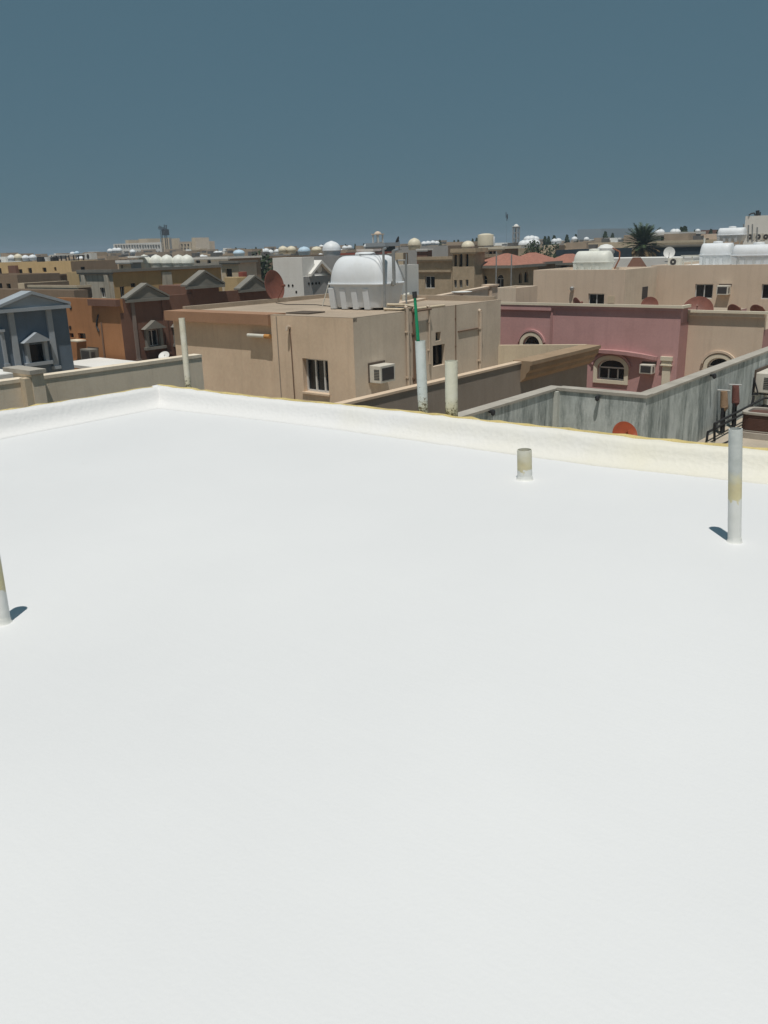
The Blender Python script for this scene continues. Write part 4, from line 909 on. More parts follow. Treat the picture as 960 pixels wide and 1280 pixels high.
HO = House('orange_house', 'orange house with maroon shaded side and three grey gables left of the beige house', (148, 374), 38, xl=70, xr=340, wall=ORANGE, side=RUST, par=.6, lowback=True, roof=ROOFB, maxL=16,
           wf=[(97.5, 416.5, 107, 423.5, 'rect', 'plain'), (87, 416.5, 92, 422, 'rect', 'plain')], wr=[(184, 412, 198.5, 432.5, 'rect', 'slide'), (217.5, 410, 228, 428.5, 'rect', 'slide')])
T = HO.t; a, b = HO.a, HO.b
def wg(H_, x0, x1, yb, xa, ya, **k): gable(H_.t, H_.a, H_.S(x0, yb).y, H_.S(x1, yb).y, H_.S((x0+x1)/2, yb).z, H_.S(xa, ya).z, **k)
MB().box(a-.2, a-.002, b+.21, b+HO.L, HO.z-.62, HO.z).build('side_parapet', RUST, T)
wg(HO, 155, 209.5, 370.5, 183, 353.5)
b0, b1 = HO.S(239, 360).y, HO.S(273, 360).y; MB().box(a-2.5, a+.03, b0, b1, HO.z-.1, HO.S(256, 356).z).build('raised_block', RUST, T)
wg(HO, 230.5, 279, 354.5, 255, 337.5); wg(HO, 297, 337, 359, 319, 343.5)
small_window(HO, 176, 203.5, 400, 410.5, 412, 433, GREYTRIM, GREYTRIM); small_window(HO, 213, 232, 398, 408, 410, 429, GREYTRIM, GREYTRIM)
pil(HO, 164.5, 376, 171, 449, .17, mat('brown grey plaster', (.24, .19, .165), .9, .14, 1.2), .06); pil(HO, 203.5, 374, 206, 440, .2, RUST, .06)
m = MB(); zl = HO.F(100, 449.5).z; m.box(a-HO.W, a+.06, b-.06, b-.003, zl-.12, zl); m.box(a+.003, a+.06, b, b+HO.L, zl-.12, zl); m.build('string_course', ORANGE, T)
m = MB(); x0 = HO.F(115, 380).x; m.box(x0, a+.10, b-.22, b-.003, HO.F(130, 385.5).z+.12, HO.F(130, 374).z); m.build('eave_shade_band', RUST, T)  # eave slab coloured dark for the shadow of its overhang
m = MB(); s0, s1 = HO.F(95.5, 424).x, HO.F(107.5, 424).x; zz = HO.F(102, 424.3).z; m.box(s0, s1, b-.45, b-.002, zz-.06, zz); m.build('window_ledge', TRIM, T)
m = MB(); q0, q1 = HO.F(127, 402.5), HO.F(132, 447); m.pipe([(q0.x, b-.02, q0.z), (q1.x, b-.05, q1.z)], .04, 8); m.build('drain_pipe', PVCBR, T)
m = MB(); m.pipe([HO.F(x, y)+Vector((0, -.03, 0)) for x, y in ((123.5, 393.5), (121.6, 402), (121.4, 408), (124.5, 414.5))], .04, 8); m.build('cable', DARK, T)
m = MB()
for x, y in ((88.5, 384.8), (88, 409.5)): q = HO.F(x, y); m.tube(q+Vector((0, -.002, 0)), q+Vector((0, -.02, 0)), .09, None, 12)
m.build('vent_hole', HOLE, T)
p = HO.F(112.3, 449); q = HO.F(124.5, 449)
wall_ac('grey window air conditioner low on the orange wall', 'b', b, p.x, q.x, p.z, HO.F(118, 435.5).z, .45, casing=GREYTRIM)
q = PB(112, 457, b-2.2); z_ = q.z
tag(MB().box(q.x-2.2, q.x+1.3, b-2.4, b-.3, z_-.12, z_).build('canopy_slab', ROOFW, None, (q.x, b-1, z_)), 'pale canopy slab at the foot of the orange wall', 'canopy')
q = HO.S(197, 447)+Vector((.5, 0, 0)); dish('small pale dish at the foot of the maroon side wall', q+Vector((0, 0, .1)), .5, math.radians(-60), math.radians(50), m=DISHW, mast=.5, arm=False)
tag(MB().box(a+.8, a+1.0, b-.4, b+9, GROUND, HO.S(180, 452).z).build('boundary_wall', ORANGE, None, (a+.8, b, GROUND)), 'low orange red wall along the maroon side of the orange house', 'wall')

# mustard house with weathered front and its tanks
HM = House('mustard_house', 'mustard house with a weathered grey front behind the orange house', (140, 339.5), 52, xl=98, xr=276, wall=WEATH, side=MUSTARD, par=.2, roof=ROOFG, maxL=22,
           wf=[(109, 360, 115, 372), (125.5, 359.5, 131.5, 372)], wr=[(150.5, 358, 156, 372), (163.5, 354, 169.5, 359, 'rect', 'plain')], cornice=(GREYTRIM, -.05, .12, .15))
for x in (105, 134): q = HM.F(x, 345); MB().box(q.x-.2, q.x+.2, HM.b-.12, HM.b-.003, GROUND, HM.z-.18).build('pilaster', WEATH, HM.t)
q0, q1 = HM.S(202.5, 350).y, HM.S(214, 350).y; MB().box(HM.a+.003, HM.a+.10, q0, q1, GROUND, HM.z-.18).build('pilaster', WEATH, HM.t)
proto = None
for k, x in enumerate((182, 196.5, 210, 224.5, 235)):
    g = P(x, 336.5, 62); lab = 'greenish white ' + ('leftmost', 'second', 'middle', 'fourth', 'rightmost')[k] + ' of five round tanks in a row on the mustard house'
    if proto is None: proto = dome_tank(lab, g, .50, 1.02, TANKG, 'round tanks in a row on the mustard house')
    else: dup(proto.o, g, label=lab)
H2 = House('roof_room', 'small pale roof room with a slab roof left of the round tank row', (163, 327), 60, xl=148, xr=176, wall=CREAM, side=GREYW, par=.1, L=None, wf=[(151, 331, 153.5, 335.5, 'rect', 'plain')], cornice=(WHITEW, -.06, .1, .25), base=-.3, roof=ROOFW)
tag(MB().box(H2.a-H2.W*.8, H2.a-.1, H2.b+.6, H2.b+1.6, H2.z+.25, H2.z+.35).build('shade_roof', ROOFW, None, (H2.a, H2.b, H2.z+.2)), 'flat pale canopy just above the small roof room', 'canopy')
# dark yellow houses at the far left
H3 = House('yellow_house', 'yellow house with a row of small dark windows at the far left skyline', (88, 326.5), 82, xl=-30, xr=146, wall=MUSTARDP, side=BROWN, par=.3, roof=ROOFG, maxL=30,
           wf=[(-2, 335, 2, 343, 'rect', 'plain'), (23, 336.5, 28, 342.5, 'rect', 'plain'), (35, 335, 40, 342.5, 'rect', 'plain'), (53, 334.5, 58, 340, 'rect', 'plain'), (67.5, 334, 70.5, 338.5, 'rect', 'plain')], wr=[(101, 333.5, 106.5, 338.5, 'rect', 'plain')])
q = H3.F(16, 327); MB().box(q.x-.6, q.x+.9, H3.b-.3, H3.b-.003, -6, H3.z-.3).build('shaft', RUST, H3.t)
House('yellow_block', 'low yellow block with its shaded side coloured brown, below the yellow house', (50, 344.5), 66, xl=34, xr=87, wall=MUSTARDP, side=BROWN, par=.1, cornice=(BROWN, -.05, .06, .2), maxL=14)  # brown on the side stands for shade on a yellow wall
House('yellow_annex', 'plain cream annex wall right of the low yellow block at left', (97.5, 340), 62, xl=83, wall=MUSTARDP, side=MUSTARD, par=.1, L=4)
House('brown_house', 'brown house with two dark windows at the left edge behind the blue pediment', (21, 343.5), 56, xl=-40, wall=BROWN, side=BROWN, L=3, par=.1, wf=[(-2, 354, 3, 364, 'rect', 'plain'), (8.5, 354.5, 13.5, 363, 'rect', 'plain')])
House('cream_block', 'small cream block beside the brown house at the left edge', (30, 354), 53, xl=22, wall=CREAM, side=BROWN, L=3, par=.05)
House('terrace_block', 'brown terrace block with a cream coping above the blue house', (97, 357.5), 48, xl=36, wall=BROWN, L=.8, par=.15, cornice=(CREAM, -.10, .03, .1))
House('brown_block', 'brown parapet block directly behind the blue pediment', (92, 363), 45, xl=-20, wall=BROWN, L=.8, par=.1)

q = P(72, 322.5, 96); T = Thing('roof_canopy', 'long pale canopy on dark posts right of the four domes on the yellow house', 'canopy', q)
MB().box(q.x-1.6, q.x+1.6, q.y, q.y+2.4, q.z+.25, q.z+.36).build('canopy_roof', WHITEW, T)
for k in range(4):
    for dy in (.1, 2.2): MB().box(q.x-1.5+k*.95, q.x-1.4+k*.95, q.y+dy, q.y+dy+.1, q.z-.6, q.z+.249).build('post', DARK, T)
for x, y, w_, m_, lab in ((49, 324.5, .5, DARK, 'dark box unit right of the four domes on the yellow house'), (55, 325, .55, WHITEW, 'white box unit just left of the long pale canopy'), (63, 325, .5, DARK, 'dark box unit under the left end of the long pale canopy'), (110, 320.5, .6, WHITEW, 'white box unit right of the close pair of small tanks')):
    q = P(x, y, 94); T = Thing('roof_unit', lab, 'air conditioner', q); MB().box(q.x-w_, q.x+w_, q.y, q.y+.7, q.z-.3, q.z+w_*.55).build('casing', m_, T); MB().tube((q.x, q.y-.002, q.z), (q.x, q.y-.02, q.z), w_*.4, None, 12).build('fan_grille', ACD, T)
# ================================================================== houses between the tanks: centre left
House('flat_house', 'long low house with a pale roof slab right of the round tank row', (285, 322.5), 74, xl=241, xr=325, wall=WHITEW, side=BROWN, par=.1, roof=ROOFW, wf=[(244.5, 323.5, 250, 329, 'rect', 'plain'), (259, 324.5, 263.5, 329, 'rect', 'plain')], cornice=(WHITEW, -.05, .1, .25))
House('pinkish_house', 'pinkish beige house with a red crate side left of the red dish', (298, 327), 60, xl=276, xr=320, wall=CREAM, side=TAN2, par=.15, wf=[(282, 336, 290, 346, 'rect', 'plain')], cornice=(GREYTRIM, -.08, .06, .18))
q = P(298, 345, 57); tag(MB().box(q.x, q.x+.4, q.y, q.y+.4, q.z-.3, q.z+.25).build('red_cabinet', REDP, None, q, bevel=.02), 'small red cabinet before the pinkish beige house', 'cabinet')
House('pale_block', 'pale block with dusty yellow wall between the gables of the orange house', (296, 347), 52, xl=280, xr=312, wall=MUSTARDP, par=.05, L=None, roof=ROOFW)
q = P(322, 339, 82); tree('dark green tree between the pinkish house and the white house', (q.x, q.y, GROUND), 9.2, 2.3, 1500)
q = P(314, 338, 78); tree('smaller dark tree tucked beside the pinkish house', (q.x, q.y, GROUND), 8.2, 1.6, 900)
# white house behind the dish
HW = House('white_house', 'white house with plain parapet block and small gable behind the red dish', (379, 346), 40, xl=338, xr=420, wall=WHITEW, side=GREYW, par=.1, roof=ROOFW, maxL=8)
p = HW.F(341, 321.5); MB().box(HW.F(341, 330).x, HW.a-.03, HW.b+.002, HW.b+.8, HW.z+.002, HW.F(360, 322).z).build('parapet_block', WHITEW, HW.t)
m = MB(); b0 = HW.S(391, 341).y
gl, gr, gz0, gz1 = HW.S(386, 341).y, HW.S(414, 341).y, HW.S(398, 341.5).z, HW.S(399, 325).z
MB().prism([(HW.a-.5, gl, gz0), (HW.a-.5, gr, gz0), (HW.a-.5, (gl+gr)/2, gz1-.12)], (.45, 0, 0)).build('gable_wall', GREYW, HW.t)
m = MB()
for s in (gl, gr): m.prism([(HW.a-.6, s, gz0), (HW.a-.6, (gl+gr)/2, gz1), (HW.a-.6, (gl+gr)/2, gz1-.14), (HW.a-.6, s, gz0-.12)], (.75, 0, 0))
m.build('gable_roof', WHITEW, HW.t)
q = HW.S(400, 336); MB().tube((HW.a-.052, (gl+gr)/2, q.z), (HW.a-.03, (gl+gr)/2, q.z), .18, None, 20).build('round_opening', WHITEW, HW.t)
m = MB()
for x, y in ((386, 354.5), (390.5, 354.5), (395, 354.2), (399, 354)): q = HW.S(x, y); m.tube(q+Vector((.002, 0, 0)), q+Vector((.012, 0, 0)), .06, None, 10)
for x, y in ((361, 357), (366, 357), (370.5, 365)): q = HW.F(x, y); m.tube(q-Vector((0, .002, 0)), q-Vector((0, .012, 0)), .06, None, 10)
m.build('vent_hole', HOLE, HW.t)
House('grey_house', 'grey flat block between the white house and the red-brown block', (424, 320), 52, xl=380, wall=GREYW, L=5, par=.15, roof=ROOFG)
# pale stair room right of the big tank
House('stair_room', 'plain pale grey stair room directly behind the right end of the big tank', (500, 331.5), 33, xl=488, xr=523, wall=WHITEW, par=.06, base=GROUND)
House('red_block', 'red-brown roof block showing just above the big tank', (448, 316), 58, xl=424, wall=REDP, L=4, par=.1)
House('white_block', 'white roof block right of the red-brown block above the big tank', (466, 313), 60, xl=448, wall=WHITEW, side=GREYW, xr=474, par=.06, cornice=(WHITEW, -.05, .1, .2))
HG = House('grey_slab_house', 'grey house with a wide overhanging roof slab above the big tank', (480, 307), 70, xl=462, xr=494, wall=GREYW, side=NAVY, par=.1, cornice=(BLUETRIM, -.06, .22, .5), maxL=12)
House('tan_house', 'small tan house with a brown wall just right of the big tank top', (504, 316), 56, xl=484, xr=510, wall=CREAM, side=BROWN, par=.1, maxL=6)
House('brown_room', 'red-brown roof room with a thin pale slab left of the stone house', (534, 312.5), 66, xl=521, xr=540, wall=RUST, par=.06, cornice=(WHITEW, -.02, .1, .1))
House('long_grey_house', 'long grey house behind the stone house, tan tank on its left end', (560, 307), 95, xl=490, xr=605, wall=GREYW, side=BROWN, par=.2, maxL=20)
q = P(518, 311, 74); dome_tank('tan round tank left of the red-brown roof room', (q.x, q.y, q.z-.1), .55, 1.0, TANKC)
q = P(497, 304, 80); dish('dark thin dish standing edge-on above the tan house', q+Vector((0, 0, .2)), .75, math.radians(200), math.radians(20), m=DARK, mast=.8, arm=False)

# long wall behind the beige house
p0, p1 = P(497, 379, 27), P(613, 357.5, 36.5)
wall_between('garden_wall', 'beige garden wall with pale top rising behind the beige house roof', p0, p1, GROUND, .2, TAN2, cap=.08, capm=CREAMB)
T = Thing('gate_post', 'square pinkish post at the far end of the beige garden wall', 'post', (p1.x, p1.y, GROUND)); MB().box(p1.x-.22, p1.x+.22, p1.y-.22, p1.y+.22, GROUND, p1.z-.0).build('shaft', CREAMB, T); MB().box(p1.x-.27, p1.x+.27, p1.y-.27, p1.y+.27, p1.z+.002, p1.z+.07).build('post_cap', CREAMB, T)
House('beige_annex', 'beige annex with a lit right end between the post and the plain beige house', (645, 360), 39, xl=617, xr=672, wall=TAN2, side=CREAMB, par=.1)

# ================================================================== stone house with tower and red roofed house
HSt = House('stone_house', 'tan stone house with arched tower windows behind the beige garden wall', (565, 322), 52, xl=523, wall=STONE, L=5, par=.2, wf=[(531, 345, 543.5, 360.5, 'rect', 'slide')], cornice=(STONE, -.10, .08, .18))
b = HSt.b; q0, q1 = HSt.F(523, 338).x, HSt.F(564.5, 338).x; z_ = HSt.F(545, 337.5).z; MB().box(q0, q1, b-.12, b-.003, z_-.12, z_).build('string_course', STONE, HSt.t)
t0, t1 = HSt.F(565.5, 330).x, HSt.F(593, 330).x
HTo = House('stone_tower', 'square stone stair tower with three tall arched windows and a dome', (593, 312.5), 50.3, xl=565.5, xr=606, wall=STONE, side=STONE, par=.15, cornice=(STONE, -.12, .1, .22), maxL=5,
            wf=[(567.5, 318, 571, 333, 'arch', 'plain'), (573.8, 316.5, 578.2, 333.5, 'arch', 'plain'), (582, 317, 585.5, 333, 'arch', 'plain'), (567.5, 350, 571, 360), (574, 350, 578, 360), (582, 349.5, 585.5, 358)])
q = P(585, 311, 53.5); T = Thing('roof_dome', 'ribbed tan dome on top of the stone tower', 'dome', q); MB().lathe((q.x, q.y, q.z-.05), [(.36, 0), (.36, .16), (.40, .18)]+[(.40*math.cos(t), .18+.34*math.sin(t)) for t in [PI/2*i/8 for i in range(8)]]+[(.01, .52)], 20).build('dome', TANKC, T, smooth=True)
T.o.scale = (1.0, 1.0, 1.0)
HRb = House('roof_house', 'upper tan storey with two dark windows behind the red tiled roof', (628, 310), 62, xl=600, xr=648, wall=CREAMB, side=BROWN, par=.1, maxL=8, cornice=(TRIM, -.06, .1, .2), wf=[(611, 314.3, 615.2, 317.5, 'rect', 'plain'), (616.2, 314, 620, 317.3, 'rect', 'plain')])
q = P(607, 307, 68); T = Thing('water_tank', 'upright cream cylinder tank above the red tiled roof', 'water tank', q); MB().lathe(q, [(.62, 0), (.62, .75), (.6, .8), (.3, .88), (.05, .9)], 24).build('barrel', TANKC, T, smooth=True)
q = P(614.5, 306, 68); T = Thing('water_tank', 'slim white upright tank right of the cream cylinder tank', 'water tank', q); MB().lathe(q, [(.25, 0), (.25, .55), (.2, .62), (.02, .65)], 20).build('barrel', TANK, T, smooth=True)
# red roof house: wall with arched windows, hip roofs
HR = House('red_roof_house', 'house with red tiled hip roofs and arched windows beyond the beige garden wall', (640, 335), 50, xl=593, xr=672, wall=STONE, side=STONE, par=.05, maxL=12,
           wf=[(600, 344, 609, 360, 'arch', 'slide'), (620.5, 343, 629.5, 360, 'arch', 'slide')], wr=[(648.5, 341, 652.5, 354, 'arch', 'plain'), (655.5, 339, 660.5, 353, 'arch', 'plain')])
T = HR.t
def hip(T, a0, a1, b0, b1, z0, z1, m=REDTILE):
    e = .35; a0 -= e; a1 += e; b0 -= e; b1 += e; L = a1-a0; W = b1-b0; am, bm_ = (a0+a1)/2, (b0+b1)/2
    r = min(L, W)/2
    p = [Vector(q) for q in ((a0, b0, z0), (a1, b0, z0), (a1, b1, z0), (a0, b1, z0))]
    r0, r1 = (Vector((a0+r, bm_, z1)), Vector((a1-r, bm_, z1))) if L >= W else (Vector((am, b0+r, z1)), Vector((am, b1-r, z1)))
    mm = MB(); vs = p+[r0, r1]
    fs = [(0, 1, 5, 4), (1, 2, 5), (2, 3, 4, 5), (3, 0, 4)] if L >= W else [(0, 1, 4), (1, 2, 5, 4), (2, 3, 5), (3, 0, 4, 5)]
    mm.add(vs, fs+[(3, 2, 1, 0)]); mm.build('hip_roof', m, T)
    MB().box(a0-.02, a1+.02, b0-.02, b1+.02, z0-.16, z0-.003).build('eaves', GREYTRIM, T)
zE_ = HR.z+.16
hip(T, HR.a-HR.W, HR.a, HR.b, HR.b+HR.L, zE_, HR.F(615, 323).z+.25)
HR2 = House('red_roof_house', 'second red tiled hip roof wing right behind the first one', (668, 331), 57, xl=636, xr=694, wall=STONE, side=BROWN, par=.05, maxL=10)
hip(HR2.t, HR2.a-HR2.W, HR2.a, HR2.b, HR2.b+HR2.L, HR2.z+.16, HR2.z+.75)
HR3 = House('red_roof_house', 'long low red tiled roof left of the rust-streaked tank', (712, 331), 64, xl=686, xr=735, wall=GREYW, side=BROWN, par=.05, maxL=10, wf=[(700, 332, 708, 337, 'rect', 'plain')])
hip(HR3.t, HR3.a-HR3.W, HR3.a, HR3.b, HR3.b+HR3.L, HR3.z+.16, HR3.z+.75)
q = P(712, 341, 58); tree('dark shrub in front of the long low red roof', (q.x, q.y, GROUND), 7.4, 1.5, 700)
q = P(688, 341, 56); tree('dark shrub between the two right-hand red roofs', (q.x, q.y, GROUND), 7.3, 1.1, 600)
for x, y, Y, lab in ((620.5, 314, 47, 'thin grey street pole left of the red roof wings'), (639.5, 318, 48, 'thin grey street pole in front of the red roof wings'), (508, 0, 0, '')):
    if Y: q = P(x, y, Y); tag(MB().tube((q.x, q.y, GROUND), (q.x, q.y, q.z), .05, .035, 8).build('street_pole', STEEL, None, (q.x, q.y, GROUND)), lab, 'pole')

# ================================================================== skyline
HK = House('unfinished_building', 'long pale office block with a ribbon of dark windows on the left skyline', (203, 302.5), 330, xl=141.5, wall=WHITEW, side=CREAMB, L=25, par=.5, depth=.8,
           wf=[(143.5+3.35*i, 305.8, 146.1+3.35*i, 310.8, 'rect', 'plain') for i in range(17)]+[(151+3.35*i, 313.8, 153.2+3.35*i, 317, 'rect', 'plain') for i in range(15)], maxW=120)
for x0, x1, y in ((151, 155, 300.2), (167.5, 178.5, 298.8)): p, q = HK.F(x0, y), HK.F(x1, y); MB().box(p.x, q.x, HK.b+2, HK.b+8, HK.z-.2, p.z).build('roof_room', CREAM, HK.t)
House('service_tower', 'pale concrete core tower beside the office block, under the crane', (211, 297), 320, xl=201, wall=CREAM, side=GREYW, xr=214, par=.3, maxW=30, maxL=20)
q = P(205.5, 316, 316); T = Thing('tower_crane', 'dark tower crane with a short jib on the left skyline', 'crane', (q.x, q.y, GROUND))
def lat(p, q_, w, n):
    mm = MB(); p, q_ = Vector(p), Vector(q_); d = q_-p; x_ = d.normalized().orthogonal().normalized()*w/2; y_ = d.normalized().cross(x_)
    cs = [x_+y_, x_-y_, -x_-y_, -x_+y_]
    for c_ in cs: mm.tube(p+c_, q_+c_, w*.10, None, 4)
    for i in range(n):
        for k in range(4): mm.tube(p+d*(i/n)+cs[k], p+d*((i+1)/n)+cs[(k+1) % 4], w*.06, None, 4)
    return mm
c1 = P(206.5, 287.5, 316); c2 = P(206.8, 281, 316); j1, j2 = P(198, 284, 316), P(209.5, 289, 316)
lat((c1.x, c1.y, GROUND), c1, .75, 40).build('mast', DARK, T); lat(c1, c2, .8, 5).build('apex', DARK, T); lat(j2, j1, .8, 9).build('jib', DARK, T)
MB().box(c1.x-.9, c1.x+.9, c1.y-.9, c1.y+.9, c1.z-1.8, c1.z+.2).build('cab', DARK, T)
q0 = P(201.5, 291, 316); lat((q0.x, q0.y, GROUND), P(201.3, 288, 316), .5, 30).build('hoist_mast', DARK, T)
House('concrete_block', 'plain brownish concrete block right of the crane', (222.5, 297.8), 326, xl=214, wall=CREAM, side=TAN2, xr=224.5, par=.3, maxL=20)
House('frame_building', 'pale frame building with dark openings between two concrete blocks', (238, 303.5), 322, xl=225, wall=CREAM, L=10, par=.3, depth=.5, wf=[(226+4*i, 304.8+4.6*j, 228.3+4*i, 308.3+4.6*j, 'rect', 'plain') for i in range(3) for j in range(2)])
House('concrete_block', 'taller brown concrete block with a pale edge right of the frame building', (243.5, 297), 318, xl=239.3, xr=261, wall=CREAM, side=TAN2, par=.3, maxL=34)
House('cream_block', 'cream lower block before the brown concrete block on the left skyline', (250, 311.2), 250, xl=240, xr=258, wall=MUSTARDP, side=CREAMB, par=.2, cornice=(CREAM, -.3, .1, .3))
q = P(472.5, 304.5, 210); T = Thing('minaret', 'pale square tower with an arched opening above the big tank', 'tower', (q.x, q.y, GROUND))
w = .95; zt_ = P(472, 293.5, 210).z; m = MB()
for sa in (-1, 1):
    for sb in (-1, 1): m.box(q.x+sa*w-.28*(sa > 0)-.0, q.x+sa*w+.28*(sa < 0), q.y+sb*w-.28*(sb > 0), q.y+sb*w+.28*(sb < 0), GROUND, zt_)
m.build('corner_pier', WHITEW, T); MB().box(q.x-w-.15, q.x+w+.15, q.y-w-.15, q.y+w+.15, zt_+.002, zt_+.25).build('crown_slab', CREAMB, T)
MB().lathe((q.x, q.y, zt_+.255), [(w*.9, 0), (w*.7, .3), (w*.3, .5), (.05, .55)], 16).build('dome', CREAMB, T); MB().box(q.x-w+.3, q.x+w-.3, q.y-.2, q.y+w-.3, GROUND, zt_-1.6).build('core', WHITEW, T)
q = P(645, 297, 260); T = Thing('minaret', 'dark grey open tower with a small pale dome right of the antenna mast', 'tower', (q.x, q.y, GROUND)); zt_ = P(645, 283.5, 260).z; w = .78; m = MB()
for sa in (-1, 1):
    for sb in (-1, 1): m.box(q.x+sa*w-.3*(sa > 0), q.x+sa*w+.3*(sa < 0), q.y+sb*w-.3*(sb > 0), q.y+sb*w+.3*(sb < 0), GROUND, zt_)
for zz in (.0, -1.5, -3.0): m.box(q.x-w+.02, q.x+w-.02, q.y-w+.02, q.y+w-.02, zt_+zz-.3, zt_+zz-.05)
m.build('tower_frame', GREYW, T); MB().box(q.x-w-.1, q.x+w+.1, q.y-w-.1, q.y+w+.1, zt_+.002, zt_+.12).build('crown_slab', WHITEW, T)
MB().lathe((q.x, q.y, zt_+.122), [(w, 0), (w*.85, .3), (w*.45, .55), (.05, .65)], 18).build('dome', WHITEW, T, smooth=True)
q = P(633.5, 270, 300); T = Thing('antenna_mast', 'very thin antenna mast with a small cluster at its top on the skyline', 'antenna', (q.x, q.y, GROUND))
MB().tube((q.x, q.y, GROUND), (q.x, q.y, P(633, 279, 300).z), .05, .03, 6).build('mast', HAZEB, T); m = MB()
for dx, y0, y1 in ((-.3, 265, 272), (.3, 267.5, 273.5), (.05, 268, 276)): m.tube((q.x+dx, q.y, P(633, y1, 300).z), (q.x+dx, q.y, P(633, y0, 300).z), .12, None, 6)
m.build('antenna_cluster', DARK, T)
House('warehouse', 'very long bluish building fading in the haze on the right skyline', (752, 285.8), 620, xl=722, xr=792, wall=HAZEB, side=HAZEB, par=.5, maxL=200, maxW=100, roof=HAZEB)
# rows of houses near the skyline (right of centre)
House('tan_house', 'long tan house with a white-edged roof and small windows left of the palm', (760, 304), 120, xl=706, xr=798, wall=MUSTARDP, side=MUSTARDP, par=.3, cornice=(CREAM, -.15, .1, .25), maxL=30, wf=[(714, 308, 718, 312, 'rect', 'plain'), (727, 306.5, 730.5, 310, 'rect', 'plain')], wr=[(767, 304.5, 770, 309, 'rect', 'plain'), (778, 303.5, 783, 308, 'rect', 'plain')])
House('dark_shed', 'long dark navy shed roof below the tan house', (756, 311.2), 86, xl=695, xr=790, wall=NAVY, side=NAVY, par=.1, maxL=24, roof=NAVY)
House('pale_house', 'pale house with a dark opening left of the tan house', (694, 306.5), 105, xl=680, xr=706, wall=CREAM, side=BROWN, par=.2, maxL=12)
q = P(676, 316, 88); tree('round dark green tree left of the navy shed', (q.x, q.y, GROUND), 10.0, 1.75, 1300)
HN = House('grey_blue_house', 'grey blue house with a pale roof slab right of the palm', (846, 292.2), 130, xl=795, xr=878, wall=GREYW, side=NAVY, par=.2, cornice=(WHITEW, -.1, .25, .5), maxL=24, wf=[(810, 297, 814, 301, 'rect', 'plain'), (826, 296, 831, 301, 'rect', 'plain')])
House('navy_house', 'dark navy fronted house below the grey blue one', (880, 306.5), 92, xl=800, wall=NAVY, L=8, par=.15, roof=ROOFG, cornice=(GREYTRIM, -.06, .1, .15))
House('tan_house', 'small orange tan house between the navy house and the white tanks', (908, 292), 110, xl=876, wall=CREAMB, L=8, par=.2, wf=[(882, 298, 886, 303, 'rect', 'plain')])
House('reddish_house', 'reddish brown far house left of the white stair block', (904, 286.8), 180, xl=876, wall=RUST, L=8, par=.2)
House('tan_house', 'cream far house behind the palm crown', (790, 307), 100, xl=770, wall=CREAM, L=6, par=.2)
# tanks on the far roofs
for k, (x, y, Y, r, h, mt, lab) in enumerate((
    (415, 322, 58, .62, 1.08, TANK, 'large white dome tank just left of the big tank'), (380.5, 319, 66, .48, .66, TANKB, 'pale blue dome tank above the white house'), (354, 317, 70, .38, .62, TANKC, 'first of two cream dome tanks above the white house'), (364.5, 317, 70, .38, .62, TANKC, 'second cream dome tank above the white house, beside the blue one'), (396, 316.5, 74, .44, .58, TANKC, 'tan cream dome tank between the blue and the large white one'),
    (346.5, 318, 72, .24, .46, TANK, 'small white dome tank at the left end above the white house'), (299, 320.5, 92, .62, .72, TANKB, 'pale blue dome tank on the skyline left of the dark green tree'),
    (15, 326.5, 92, .40, .68, TANK, 'leftmost white dome on the yellow house'), (23.5, 326.2, 92, .42, .76, TANKC, 'cream dome second from left on the yellow house'), (32.5, 326, 92, .38, .62, TANK, 'white dome third from left on the yellow house'), (41.5, 325.5, 92, .40, .62, TANK, 'white dome fourth from left on the yellow house'),
    (91, 319.5, 140, .42, .62, TANK, 'left one of a close pair of small white tanks on the left skyline'), (96.5, 319, 140, .42, .66, TANKB, 'bluish right one of a close pair of small tanks on the left skyline'))):
    dome_tank(lab, P(x, y, Y), r, h, mt)
sk = None
for x, y, Y, s in ((138, 316, 170, 1.1), (144, 315.5, 170, 1.2), (149, 315.5, 170, 1.2), (166, 317, 120, .8), (328, 317, 130, 1), (333, 316.5, 130, 1), (338.5, 317.5, 130, .9), (323, 318, 125, .8), (316, 319, 122, .9), (271, 319, 150, 1), (275.5, 318.5, 150, .9), (402, 311, 160, 1), (409, 310, 160, .8),
                   (530, 307, 150, 1), (535, 306.5, 150, 1), (541, 306, 150, 1), (546, 306, 150, .9), (431, 312, 160, 1), (437, 311.5, 160, 1), (458, 310, 160, 1), (660, 303, 110, 1.1), (664.5, 302.5, 110, 1.1), (669, 302.5, 110, 1), (654, 309, 92, 1), (659, 308.5, 92, 1), (664, 308, 92, 1), (669, 308, 92, 1), (693, 304, 140, 1), (698, 303.5, 140, 1), (718, 301, 150, 1), (733, 301, 150, .9), (822, 293, 140, 1.1), (826, 293, 140, 1.1), (842, 292.5, 140, 1.1), (846, 292.5, 140, 1.1), (872, 290.5, 160, .9)):
    g = P(x, y, Y); g.z -= .1
    if sk is None: sk = dome_tank('small white water tank in the far clusters along the skyline', g, .62, .98, TANK, 'small far water tanks along the skyline'); sk.o.scale = (s*.85,)*3
    else: dup(sk.o, g, s*.85)
